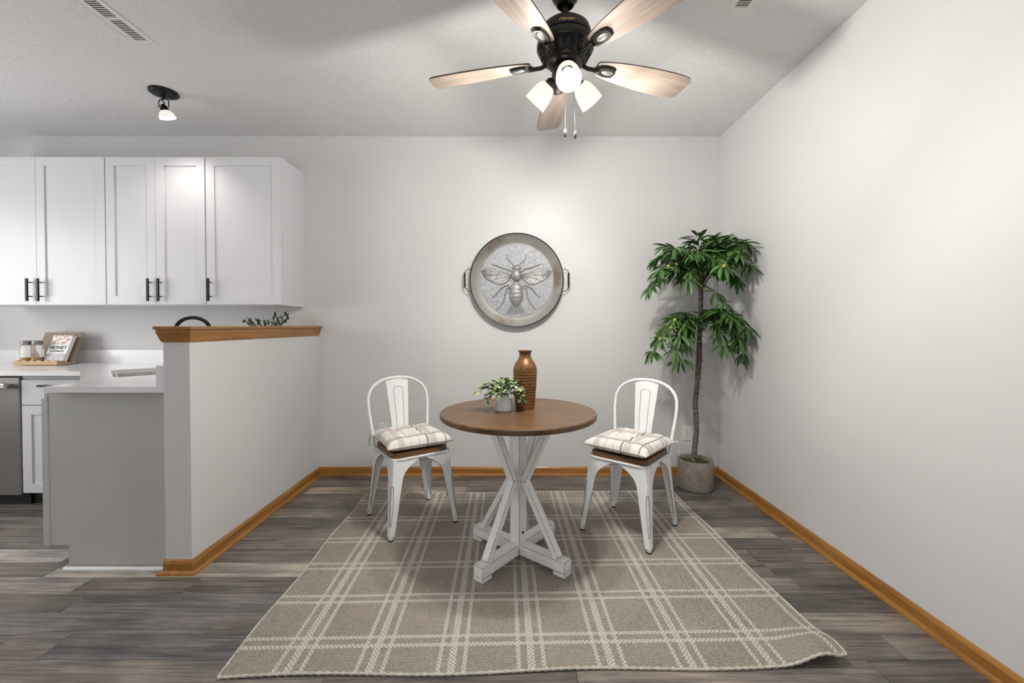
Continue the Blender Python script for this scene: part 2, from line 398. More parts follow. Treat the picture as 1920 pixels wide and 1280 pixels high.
# half wall between the dining corner and the kitchen
HX0, HX1, HY = -1.686, -1.558, 2.012
hw = struct(MB().box(HX0, HX1, HY, YB, -.012, 1.122).build('wall_half', M['wall_end'], bevel=.003))
cap = struct(link('trim_1', None)); cap['label'] = 'golden oak cap rail along the top of the half wall'
MB().box(-1.714, -1.528, 1.984, YB, 1.181, 1.196).build('cap_board', M['oak_y'], cap, bevel=.003)
prof = [(0, 1.120), (.004, 1.120), (.010, 1.135), (.014, 1.150), (.019, 1.165), (.019, 1.181), (0, 1.181)]
def sweep(m, profile, line):
    """profile points (u, z) carried along a polyline given as a function of the offset u"""
    P_ = [[(*q, z) for q in line(u)] for u, z in profile]; n_, k_ = len(P_), len(P_[0])
    m.add([p for row in P_ for p in row], [(i*k_+j, i*k_+j+1, ((i+1)%n_)*k_+j+1, ((i+1)%n_)*k_+j) for i in range(n_) for j in range(k_-1)]
          + [tuple(i*k_ for i in range(n_)), tuple(i*k_+k_-1 for i in range(n_))]); return m
sweep(MB(), prof, lambda u: [(HX0-u, YB), (HX0-u, HY-u), (HX1+u, HY-u), (HX1+u, YB)]).build('cap_molding', M['oak_y'], cap)

# oak baseboards (profile board + rounded shoe)
bprof = [(0,0), (.012,0), (.012,.052), (.009,.058), (.009,.061), (.004,.068), (0,.068)]
sprof = [(.012,0), (.027,0), (.0265,.006), (.023,.013), (.017,.0175), (.012,.019)]
def baseboard(name, mapf, a, b, axis, mat):
    o = struct(link(name, None))
    m = MB(); m.prism([mapf(u, z) for u, z in bprof], a, b, axis); m.build('board', mat, o)
    m = MB(); m.prism([mapf(u, z) for u, z in sprof], a, b, axis); m.build('shoe_molding', mat, o); return o
baseboard('baseboard_back', lambda u, z: (YB-u, z), HX1, XR, 'x', M['oak'])
baseboard('baseboard_right', lambda u, z: (XR-u, z), YF, YB, 'y', M['oak_y'])
bh = struct(link('baseboard_half', None))
for nm, pf in (('board', bprof), ('shoe_molding', sprof)):
    sweep(MB(), pf, lambda u: [(HX0-.004 - (.022 if nm != 'board' else 0)*min(1, u/.027), HY-u), (HX1+u, HY-u), (HX1+u, YB)]).build(nm, M['oak_y'], bh)
o = baseboard('baseboard_peninsula', lambda u, z: (2.06-u*.9, z*.62), -2.215, HX0-.017, 'x', M['white_trim'])
for ch in list(o.children):
    if ch.name.startswith('board'): bpy.data.objects.remove(ch)

# ------------------------------------------------------------------ kitchen
def shaker(parent, x0, x1, z0, z1, yf, th=.02, st=.06, hx=None, hz=None, name='door', flat=False):
    """door or drawer front facing -Y with its front at yf; handle centred at hx, from hz up"""
    m = MB()
    if flat: m.box(x0, x1, yf, yf+th, z0, z1)
    else:
        m.box(x0, x0+st, yf, yf+th, z0, z1); m.box(x1-st, x1, yf, yf+th, z0, z1)
        m.box(x0+st, x1-st, yf, yf+th, z1-st, z1); m.box(x0+st, x1-st, yf, yf+th, z0, z0+st)
        m.box(x0+st, x1-st, yf+.008, yf+th-.002, z0+st, z1-st)
    d = m.build(name, M['cabinet'], parent)
    if hx is not None:
        h = MB(); h.box(hx-.006, hx+.006, yf-.036, yf-.024, hz, hz+.162); h.smooth = True
        h.tube([(hx, yf, hz+.035), (hx, yf-.03, hz+.035)], .004, 8); h.tube([(hx, yf, hz+.135), (hx, yf-.03, hz+.135)], .004, 8)
        tag(h.build('handle', M['black'], d), 'black bar pull')
    return d
YC = 3.01; ZB, ZT = 1.345, 2.402
def upper(x0, x1, doors, label):
    c = thing('wall_cabinet', label, 'cabinet', group='white wall cabinets')
    MB().box(x0, x1, YC+.021, YB, ZB, ZT+.004).build('body', M['cabinet'], c, bevel=.0015)
    for a, b, hx in doors: shaker(c, a, b, ZB+.006, ZT, YC, hx=hx, hz=ZB+.028)
    return c
upper(-2.205, -1.668, [(-2.203, -1.670, -2.172)], 'single-door white wall cabinet nearest the plain back wall, right end of the row')
upper(-2.922, -2.209, [(-2.920, -2.5665, -2.602), (-2.5635, -2.211, -2.528)], 'two-door white wall cabinet in the middle of the row, lit by the spotlight')
upper(-3.918, -2.926, [(-3.916, -3.423, -3.462), (-3.420, -2.928, -3.383)], 'two-door white wall cabinet above the cookbook, left end of the row')

# base units under the back counter
cb = thing('base_cabinet', 'white base cabinet with one drawer and door right of the dishwasher', 'cabinet')
MB().box(-3.243, -2.80, 2.772, YB-.004, .10, .874).build('body', M['cabinet'], cb)
MB().box(-3.243, -2.80, 2.815, 2.835, 0, .10).build('toe_kick', M['black_plastic'], cb)
MB().box(-3.243, -2.80, 2.76, 2.772, .846, .872).build('top_rail', M['panel_grey'], cb)  # grey colour stands in for the shade below the counter edge
d = shaker(cb, -3.239, -2.83, .678, .842, 2.75, flat=True, name='drawer')
h = MB(); h.box(-3.10, -2.94, 2.714, 2.726, .80, .812); h.box(-3.08, -3.07, 2.72, 2.75, .802, .81); h.box(-2.97, -2.96, 2.72, 2.75, .802, .81); h.build('handle', M['black'], d)
shaker(cb, -3.239, -2.83, .094, .672, 2.75, hx=-2.87, hz=.48)
dw = thing('dishwasher', 'dark stainless dishwasher with bar handle under the counter', 'dishwasher')
MB().box(-3.842, -3.247, 2.785, YB-.02, .10, .868).build('body', M['black_plastic'], dw)
dd = MB().box(-3.840, -3.250, 2.748, 2.785, .078, .858).build('door', M['steel_dark'], dw, bevel=.006)
MB().box(-3.842, -3.247, 2.80, 2.83, 0, .10).build('toe_kick', M['black_plastic'], dw)
h = MB(); h.box(-3.80, -3.285, 2.692, 2.712, .792, .824); h.box(-3.77, -3.74, 2.71, 2.749, .80, .816); h.box(-3.33, -3.30, 2.71, 2.749, .80, .816)
h.build('handle', M['steel'], dd, bevel=.004)
cl = thing('base_cabinet', 'white base cabinet left of the dishwasher at the picture edge', 'cabinet')
MB().box(XL+.004, -3.846, 2.772, YB-.004, .10, .874).build('body', M['cabinet'], cl)
MB().box(XL+.001, -3.846, 2.815, 2.835, 0, .10).build('toe_kick', M['black_plastic'], cl)
shaker(cl, XL+.01, -3.85, .094, .842, 2.75, hx=-3.90, hz=.62)
# diagonal corner sink base and peninsula end
cs = thing('corner_cabinet', 'white diagonal corner cabinet under the sink', 'cabinet')
m = MB(); pl = [(-2.318,2.235),(-2.798,2.716),(-2.798,YB-.004),(HX0-.004,YB-.004),(HX0-.004,2.235)]
m.prism(pl, .10, .695); m.build('body', M['cabinet'], cs)
m = MB(); m.prism([(-2.318,2.235),(-2.798,2.716),(-2.788,2.726),(-2.308,2.245)], .696, .874); m.build('false_front', M['cabinet'], cs)
pc = thing('peninsula_cabinet', 'grey painted peninsula end panel beside the half wall', 'cabinet')
m = MB(); m.prism([(-2.296, .113), (-2.296, .874), (HX0, .874), (HX0, 0), (-2.206, 0), (-2.206, .113)], 2.06, 2.078, 'y'); m.build('end_panel', M['panel_grey'], pc)
MB().box(-2.296, HX0, 2.079, 2.23, .113, .873).build('body', M['cabinet'], pc)
MB().box(-2.206, HX0, 2.079, 2.23, 0, .112).build('toe_kick', M['panel_grey'], pc)
MB().box(-2.314, -2.2965, 2.058, 2.23, .108, .866).build('face_frame', M['panel_grey'], pc, bevel=.002)
MB().box(-2.337, -2.3145, 2.064, 2.225, .108, .838).build('door', M['panel_grey'], pc, bevel=.003)

# quartz counter with the sink cut-out
ct = thing('countertop', 'white quartz countertop wrapping the corner into the peninsula', 'countertop')
ZC = .905
A, B = Vector((-2.665, 2.765)), Vector((-2.272, 2.372)); q = Vector((.7071, .7071))*.40
hole = [A, B, B + q, A + q]
def rounded(poly, r, n=4):
    out = []
    k = len(poly)
    for i in range(k):
        p, a, b = Vector(poly[i]), Vector(poly[i-1]), Vector(poly[(i+1) % k])
        da, db = (a-p).normalized(), (b-p).normalized()
        for j in range(n+1):
            t_ = j/n; out.append(p + da*r*(1-t_)**2 + db*r*t_**2)
    return out
outer = [(-1.688, 2.015), (-2.269, 2.015), (-2.269, 2.185), (-2.789, 2.69), (XL+.001, 2.69), (XL+.001, YB), (-1.688, YB)]
hr = rounded(hole, .035)
bm = bmesh.new()
def loop(pts):
    vs = [bm.verts.new((p[0], p[1], ZC)) for p in pts]
    return [bm.edges.new((vs[i], vs[(i+1) % len(vs)])) for i in range(len(vs))]
es = loop(outer) + loop(hr)
bmesh.ops.triangle_fill(bm, use_beauty=True, use_dissolve=False, edges=es)
ex = bmesh.ops.extrude_face_region(bm, geom=list(bm.faces))
for v_ in [e for e in ex['geom'] if isinstance(e, bmesh.types.BMVert)]: v_.co.z = ZC - .029
bmesh.ops.recalc_face_normals(bm, faces=bm.faces)
me = bpy.data.meshes.new('slab'); bm.to_mesh(me); bm.free(); me.materials.append(M['quartz']); link('slab', me, ct)
MB().box(XL+.001, -1.728, YB-.02, YB, ZC, 1.005).build('backsplash', M['quartz'], ct)
MB().box(-1.726, -1.688, 2.017, YB, ZC, 1.005).build('side_splash', M['quartz'], ct)
sk = thing('sink', 'stainless undermount sink set diagonally in the counter', 'sink')
m = MB(); inner = rounded([p + (p - (A+B+q)/2*1.0 - Vector((0,0)))*0 for p in hole], .035)
cen = sum((Vector(p) for p in hole), Vector((0,0)))/4
top = [cen + (p-cen)*1.0 for p in hr]; bot = [cen + (p-cen)*.93 for p in hr]; n = len(hr)
m.add([(p.x,p.y,ZC-.030) for p in top] + [(p.x,p.y,ZC-.20) for p in bot] + [(p.x,p.y,ZC-.203) for p in bot] + [(cen.x+(p.x-cen.x)*1.03, cen.y+(p.y-cen.y)*1.03, ZC-.030) for p in top],
      [(i,(i+1)%n,n+(i+1)%n,n+i) for i in range(n)] + [tuple(range(n,2*n))] + [(2*n+i,2*n+(i+1)%n,3*n+(i+1)%n,3*n+i) for i in range(n)] + [tuple(range(2*n,3*n))] + [(i,(i+1)%n,3*n+(i+1)%n,3*n+i) for i in range(n)])
m.build('basin', M['steel'], sk)
m = MB(); m.lathe([(.0,.0),(.04,.0),(.042,.003)], 20, (cen.x, cen.y, ZC-.1995), cap=False); m.build('drain', M['steel_dark'], sk)
fc = thing('faucet', 'black gooseneck faucet arching above the oak cap', 'faucet', (-2.19, 3.02, ZC))
fd = Vector((-.707,-.707,0))
path = [(0,0,.02), (0,0,.12), (0,0,.262)] + [(fd.x*.0975*(1-math.cos(a)), fd.y*.0975*(1-math.cos(a)), .262+.0885*math.sin(a)) for a in [math.pi*k/14 for k in range(1,15)]] + [(fd.x*.195, fd.y*.195, .19)]
m = MB(); m.smooth = True; m.tube(path, .0125, 12); m.build('spout', M['black'], fc)
m = MB(); m.smooth = True; m.lathe([(.028,0),(.028,.012),(.02,.02),(.018,.09),(.0,.09)], 20); m.build('base', M['black'], fc)
m = MB(); m.tube([(fd.x*.195, fd.y*.195, .19), (fd.x*.195, fd.y*.195, .12)], .015, 12); m.build('spray_head', M['black'], fc)
m = MB(); m.tube([(.015,-.015,.06), (.06,-.06,.075)], .006, 8); m.build('lever', M['black'], fc)

# cookbook stand with its book and jars
st = thing('cookbook_stand', 'wooden cookbook stand with scalloped ledge on the kitchen counter', 'stand', (-3.50, 3.165, ZC))
lean = math.atan2(.10, .245)
Ml = Matrix.Rotation(-lean, 4, 'X')
bp = MB().box(-.15, .15, .0, .012, .012, .262).build('back_board', M['board_wood'], st, bevel=.004); bp.matrix_basis = Ml
MB().box(-.178, .145, -.085, .04, .004, .018).build('ledge', M['light_wood'], st, bevel=.002)
MB().box(-.12, .11, -.02, .10, 0, .004).build('foot', M['board_wood'], st)
pts = [(-.178, .004)] + [(-.178 + .323*k/60, .027 + .013*abs(math.sin(math.pi*6*k/60))) for k in range(61)] + [(.145, .004)]
MB().prism(pts, -.094, -.0855, 'y').build('scalloped_lip', M['light_wood'], st)
m = MB(); m.tube([(0,.10,.246), (0,.128,.262), (0,.13,.27)], .0015, 6); m.build('wire_stay', M['steel'], st)
bk = thing('cookbook', 'honey cookbook leaning on the wooden stand', 'book', (-3.452, 3.160, ZC+.0185))
lb = Ml.copy()
cv = MB().box(-.075, .075, -.0285, -.0265, 0, .205).build('front_cover', M['cover'], bk); cv.matrix_basis = lb
pg = MB().box(-.073, .073, -.0263, -.0035, .003, .202).build('pages', M['paper'], bk); pg.matrix_basis = lb
bc = MB().box(-.075, .075, -.0033, -.0013, 0, .205).build('back_cover', M['paper'], bk); bc.matrix_basis = lb
for body, size, zz, sp_ in (('HONEY', .037, .094, 1.03), ('COOKBOOK', .0165, .072, 1.1)):
    me = text_mesh(body, size, .0006, bold=.0004, space=sp_); me.materials.append(M['ink'])
    o = link('lettering', me, bk); o.matrix_basis = lb @ Matrix.Translation((0, -.0294, zz)) @ Matrix.Rotation(R(90), 4, 'X')
def jar(x, y, label, s=1.0):
    j = thing('honey_jar', label, 'jar', (x, y, ZC+.0185), R(12), 'glass jars on the cookbook stand')
    h_ = 1.34
    m = MB(); m.smooth = True
    m.lathe([(.0,.001),(.028*s,.001),(.031*s,.006),(.031*s,.080*h_),(.028*s,.092*h_),(.024*s,.097*h_)], 12, cap=False); m.build('glass_body', M['glass'], j)
    m = MB(); m.lathe([(.0,.003),(.027*s,.003),(.028*s,.03*h_),(.0,.03*h_)], 12); m.build('honey', M['honey'], j)
    m = MB(); m.lathe([(.0,.098*h_),(.027*s,.098*h_),(.028*s,.104*h_),(.028*s,.116*h_),(.025*s,.122*h_),(.0,.122*h_)], 20); m.build('lid', M['steel_dark'], j)
jar(-3.632, 3.118, 'glass jar of amber honey standing at the left end of the ledge', 1.08)
jar(-3.562, 3.128, 'clear glass jar tucked between the other jar and the cookbook', 1.08)

# ------------------------------------------------------------------ leaves
def leaf_mesh(name, mat, w=.26, fold=.05, droop=.10):
    m = MB(); st_ = [(0,.0,.02),(.22,.72,.02),(.5,1,.0),(.78,.7,-.04),(1,.0,-droop)]
    vs = []
    for x, k, z in st_: vs += [(x, k*w/2, z+fold*k), (x, 0, z), (x, -k*w/2, z+fold*k)]
    fs = []
    for i in range(4):
        fs += [(3*i, 3*i+1, 3*i+4, 3*i+3), (3*i+1, 3*i+2, 3*i+5, 3*i+4)]
    m.add(vs, fs); m.smooth = True; m.sm = [True]*len(m.f); return m.mesh(name, mat)
def leaf_matrix(p, d, L, up=None, roll=0):
    x = Vector(d).normalized(); u = Vector(up or (0,0,1))
    y = u.cross(x)
    if y.length < 1e-3: y = Vector((0,1,0))
    y.normalize(); z = x.cross(y)
    Mx = Matrix((x, y, z)).transposed().to_4x4() @ Matrix.Rotation(roll, 4, 'X') @ Matrix.Scale(L, 4); Mx.translation = Vector(p); return Mx
def put_leaves(root, me, mats, cap_n=300):
    cp = root.matrix_basis.inverted() @ Vector((0,0,1.2)) if False else Vector((0,0,1.2)) - root.location
    mats = sorted(mats, key=lambda q: (q.translation - cp).length)
    for q in mats[:cap_n]:
        o = link('leaf', me, root); o.matrix_basis = q
    rest = mats[cap_n:]
    if rest:
        m = MB(); m.smooth = True
        for q in rest: m.add([q @ v_.co for v_ in me.vertices], [list(p.vertices) for p in me.polygons])
        tag(m.build('foliage', me.materials[0], root), kind='stuff')

# ------------------------------------------------------------------ potted tree
TX, TY = 1.345, 3.085
tr = thing('potted_tree', 'tall faux tree with two tiers of leaves in a concrete pot', 'potted tree', (TX, TY, 0))
m = MB(); m.smooth = True
m.lathe([(.0,.0),(.112,.0),(.121,.006),(.126,.05),(.126,.208),(.124,.214),(.117,.216),(.113,.210),(.112,.17),(.0,.17)], 40); m.build('pot', M['concrete'], tr)
m = MB(); m.smooth = True; rs = random.Random(3)
m.lathe([(.0,.198),(.05,.196),(.09,.192),(.112,.186),(.112,.171)], 28, fn=lambda r, z, a, i: r, cap=False); m.build('moss', M['soil'], tr)
tk = [(-.012,.0,.18),(-.004,.0,.30),(.006,-.002,.42),(.004,0,.52),(-.004,0,.62),(.006,-.003,.74),(.016,-.004,.86),(.020,-.005,.95),(.020,-.008,1.10),(.026,-.01,1.28),(.028,-.012,1.45),(.03,-.015,1.58),(.032,-.02,1.68)]
m = MB(); m.smooth = True; m.tube(tk, [.021,.019,.0185,.019,.0185,.0185,.020,.021,.018,.0175,.017,.016,.010], 10)
m.ball((.028,-.006,.945), .019,.016,.012, 10, 6); m.build('trunk', M['bark'], tr)
rt = random.Random(21)
lm = leaf_mesh('leaf', M['leaf'], .23, .06, .12)
LM = []; FR = []
def bez(a, b, c, t_): return a*(1-t_)**2 + b*2*t_*(1-t_) + c*t_**2
def branch(s, e, lift, ts, n=9, L=.118):
    s, e = Vector(s), Vector(e); mid = (s+e)/2 + Vector((0,0,lift))
    m = MB(); m.smooth = True; m.tube([bez(s,mid,e,k/6) for k in range(7)], [.006-.0007*k for k in range(7)], 6); m.build('branch', M['twig'], tr)
    out = Vector((e.x-s.x, e.y-s.y, 0)).normalized()
    for t_ in ts:
        p = bez(s, mid, e, t_); tan = (bez(s,mid,e,min(1,t_+.05)) - bez(s,mid,e,t_-.05)).normalized()
        side = Vector((0,0,1)).cross(tan).normalized()
        for k in range(n):
            az = R(-105 + 210*k/(n-1) + rt.uniform(-14,14)); el = rt.uniform(-.75, .18)
            d = (tan*math.cos(az) + side*math.sin(az)); d = (d + Vector((0,0,el-.12))).normalized()
            LL = L*rt.uniform(.8,1.12); tip = p + d*LL
            if tip.x + TX > XR-.012 or tip.y + TY > YB-.012: 
                d = (d + Vector((-.9 if tip.x+TX > XR-.012 else 0, -.9 if tip.y+TY > YB-.012 else 0, -.1))).normalized()
                tip = p + d*LL
                if tip.x + TX > XR-.008 or tip.y + TY > YB-.008: continue
            LM.append(leaf_matrix(p + d*.008, d, LL, roll=rt.uniform(-.5,.5)))
        if rt.random() < .16: FR.append((p + Vector((rt.uniform(-.02,.02), -.03, -.012)), rt.random()))
def W(x, y, z): return (x-TX, y-TY, z)
top = Vector(tk[-2])
for e, lf in [((.985,2.99,1.47),.16),((1.00,2.86,1.56),.13),((1.05,3.04,1.67),.10),((1.08,2.82,1.70),.08),((1.13,3.10,1.76),.07),((1.19,2.86,1.50),.14),
              ((1.20,2.76,1.66),.10),((1.28,2.92,1.79),.04),((1.34,2.70,1.57),.14),((1.38,2.82,1.76),.05),((1.44,3.08,1.79),.05),((1.46,2.76,1.66),.10),
              ((1.52,2.88,1.50),.16),((1.54,2.80,1.73),.06),((1.56,2.78,1.58),.13),((1.50,3.05,1.62),.10),((1.53,2.97,1.79),.04),((1.25,3.10,1.58),.10)]:
    branch(top + Vector((0,0,rt.uniform(-.14,.0))), W(e[0],e[1],e[2]+.02), lf+.07, (.38,.55,.70,.85,1.0))
for e, lf in [((.99,2.97,1.02),.26),((1.02,2.90,1.12),.22),((1.10,2.84,1.04),.26),((1.17,2.92,.97),.26),((1.08,3.08,1.14),.20),((1.20,3.02,1.10),.20)]:
    branch((.022,-.008,1.20+rt.uniform(-.03,.06)), W(*e), lf, (.36,.52,.68,.84,1.0))
for e, lf in [((1.43,2.84,1.07),.18),((1.50,2.80,1.12),.20),((1.56,2.80,1.20),.16),((1.58,2.86,1.02),.26),((1.52,2.97,1.24),.14),((1.45,2.80,1.26),.10),((1.55,2.88,1.12),.20)]:
    branch((.024,-.010,1.24+rt.uniform(-.03,.06)), W(*e), lf, (.36,.52,.68,.84,1.0))
branch((.028,-.012,1.50), W(1.46,2.90,1.36), .04, (.6,1.0), 6)
put_leaves(tr, lm, LM)
for p, k in FR[:14]:
    m = MB(); m.smooth = True; m.ball(p, .011,.011,.013, 10, 6); m.build('fruit', M['fruit'] if k > .3 else M['fruit_dark'], tr)

# ------------------------------------------------------------------ rug
rg = link('rug', None); tag(rg, 'beige and white plaid woven area rug under the table', 'rug')
rg.location = (.068, 2.2055, 0); rg.rotation_euler = (0,0,R(1.35))
RW, RD = 2.19, 1.55
def rug_z(x, y):
    z = .009 + .0012*math.sin(x*7+1)*math.sin(y*5)
    dx, dy = x-(RW/2), y+(RD/2); q_ = math.hypot(dx+.03, dy*.9)
    z += .036*math.exp(-((q_-.05)/.085)**2)
    return z
def rug_xy(u, v_):
    x, y = -RW/2+RW*u, -RD/2+RD*v_
    x += .006*math.sin(y*9)*(abs(2*u-1)**6)*(1 if u > .5 else -1); y += .007*math.sin(x*6.5+.5)*(abs(2*v_-1)**6)
    return x, y
m = MB(); m.smooth = True; NX, NY = 120, 90
m.grid(NX, NY, lambda u, v_: (*rug_xy(u, v_), rug_z(*rug_xy(u, v_))))
m.grid(NX, NY, lambda u, v_: (*rug_xy(u, 1-v_), rug_z(*rug_xy(u, 1-v_))-.007))
m.build('weave', M['rug'], rg)
for v0 in (0, 1):
    pts = []; rad = []
    for k in range(261):
        x, y = rug_xy(k/260, v0); pts.append((x, y, rug_z(x, y)-.003)); rad.append(.0052 + .0016*math.sin(k*1.9))
    m = MB(); m.smooth = True; m.tube(pts, rad, 6); m.build('edge_binding', M['rug_edge'], rg)
for u0 in (0, 1):
    pts = [(*rug_xy(u0, k/60), rug_z(*rug_xy(u0, k/60))-.003) for k in range(61)]
    m = MB(); m.smooth = True; m.tube(pts, .0048, 6); m.build('edge_binding', M['rug_edge'], rg)
RZ = .0105

# ------------------------------------------------------------------ table
tb = thing('round_table', 'round brown-topped pedestal table with distressed white trestle base', 'table', (.024, 2.158, RZ), 0)
m = MB(); m.lathe([(0,.720),(.390,.720),(.3985,.724),(.4,.728),(.4,.744),(.396,.749),(0,.749)], 96); m.smooth = False
o = m.build('tabletop', M['tabletop'], tb)
rot = Matrix.Rotation(R(51), 4, 'Z')
def rpt(p): return rot @ Vector(p)
m = MB(); m.obox(rot @ Matrix.Translation((0,0,.385)), .062, .062, .67); m.build('post', M['table_white'], tb, bevel=.0015, seg=1)
for k in range(4):
    q_ = Matrix.Rotation(R(51+90*k), 4, 'Z')
    m = MB(); Mx = q_
    m.add([Mx @ Vector(p) for p in [(.031,-.03,.02),(.30,-.03,.02),(.30,.03,.02),(.031,.03,.02),(.031,-.03,.072),(.30,-.03,.072),(.30,.03,.072),(.031,.03,.072)]],
          [(3,2,1,0),(4,5,6,7),(0,1,5,4),(1,2,6,5),(2,3,7,6),(3,0,4,7)])
    ft = m.build('foot_beam', M['table_white'], tb, bevel=.0015, seg=1)
    m = MB(); m.obox(q_ @ Matrix.Translation((.268,0,.010)), .064, .06, .02); m.build('foot_pad', M['table_white'], ft)
    m = MB(); m.beam(q_ @ Vector((.245,0,.070)), q_ @ Vector((.043,0,.40)), .042, .032, q_ @ Vector((1,0,0))); m.build('lower_brace', M['table_white'], tb, bevel=.0015, seg=1)
    m = MB(); m.beam(q_ @ Vector((.043,0,.395)), q_ @ Vector((.195,0,.708)), .042, .032, q_ @ Vector((1,0,0))); m.build('upper_brace', M['table_white'], tb, bevel=.0015, seg=1)
    m = MB(); m.obox(q_ @ Matrix.Translation((.14,0,.7125)), .28, .06, .015); m.build('top_cleat', M['table_white'], tb)
m = MB(); c_ = rpt((-.0, -.0315, .13))
q_ = Matrix.Rotation(R(51-90), 4, 'Z'); m.tube([q_ @ Vector((.030, 0, .125)), q_ @ Vector((.034, 0, .125))], .007, 14); m.build('bolt', M['black_plastic'], tb)
ZTAB = RZ + .749
# vase
vs_ = thing('vase', 'tall brown hammered bottle vase on the table', 'vase', (.061, 2.228, ZTAB))
prof = [(.0,.0),(.046,.0),(.049,.004)]
ctrl = [(.0,.050),(.06,.055),(.12,.0595),(.18,.0625),(.205,.0625),(.222,.060),(.238,.053),(.252,.044),(.264,.036),(.276,.031),(.288,.030),(.297,.033),(.304,.038),(.307,.0385)]
def lerp_prof(z):
    for (z0, r0), (z1, r1) in zip(ctrl[:-1], ctrl[1:]):
        if z <= z1: return r0 + (r1-r0)*(z-z0)/(z1-z0)
    return ctrl[-1][1]
for k in range(1, 105): prof.append((lerp_prof(.307*k/104), .307*k/104))
prof += [(.035,.307),(.028,.290),(.026,.27),(.0,.268)]
def hammer(r, z, a, i):
    if z < .012 or z > .212 or i < 2 or i > 106: return r
    row = z/.0155; ph = a*22/(2*math.pi) + (.5 if int(row) % 2 else 0)
    u_, w_ = (row % 1)-.5, (ph % 1)-.5
    return r - .0030*max(0, 1-(u_*u_+w_*w_)*3.6) + .0006
m = MB(); m.smooth = True; m.lathe(prof, 176, fn=hammer); m.build('body', M['vase'], vs_)
# small potted plant
sp_ = thing('small_potted_plant', 'small leafy plant in a white dotted pot beside the vase', 'potted plant', (-.051, 2.163, ZTAB))
m = MB(); m.smooth = True
m.lathe([(.0,.0),(.038,.0),(.041,.003),(.0425,.02),(.0425,.083),(.0415,.085),(.039,.084),(.038,.07),(.0,.07)], 36); m.build('pot', M['pot_white'], sp_)
m = MB()
for zz in range(11):
    for k in range(36):
        a = 2*math.pi*(k+.5*(zz % 2))/36
        m.ball((.0424*math.cos(a), .0424*math.sin(a), .012+.006*zz), .0013,.0013,.0013, 6, 4)
tag(m.build('dots', M['pot_white'], sp_), kind='stuff')
m = MB(); m.lathe([(.0,.072),(.038,.071)], 20, cap=False); m.build('soil', M['soil'], sp_)
ls = leaf_mesh('leaf', M['leaf_small'], .50, .05, .08); LS = []; rl = random.Random(5)
ends = [(-.128,-.02,.105),(-.10,-.03,.07),(-.085,-.03,.048),(-.06,-.06,.10),(-.03,-.05,.14),(0,-.03,.165),(.03,-.03,.155),(.055,-.04,.135),(.09,-.05,.115),(.095,-.02,.07),(.085,-.03,.055),(.06,.03,.14),(-.05,.04,.145),(-.09,.03,.12),(.02,.06,.13),(.03,-.07,.10),(-.02,-.075,.095),(-.105,.01,.135)]
for e in ends:
    s = Vector((e[0]*.12, e[1]*.12, .07)); e = Vector(e); mid = (s+e)/2 + Vector((0,0,.055))
    m = MB(); m.tube([bez(s,mid,e,k/5) for k in range(6)], .0013, 5); m.build('stem', M['twig'], sp_)
    for k in range(13):
        t_ = .25+.75*k/12; p = bez(s,mid,e,t_); tan = (bez(s,mid,e,min(1,t_+.05))-bez(s,mid,e,t_-.05)).normalized()
        sd = Vector((0,0,1)).cross(tan).normalized()*(1 if k % 2 else -1)
        d = tan*rl.uniform(.3,.9) + sd*rl.uniform(.5,1) + Vector((0,0,rl.uniform(-.25,.45)))
        if k == 12: d = tan
        LS.append(leaf_matrix(p, d, rl.uniform(.028,.042), roll=rl.uniform(-.6,.6)))
put_leaves(sp_, ls, LS)

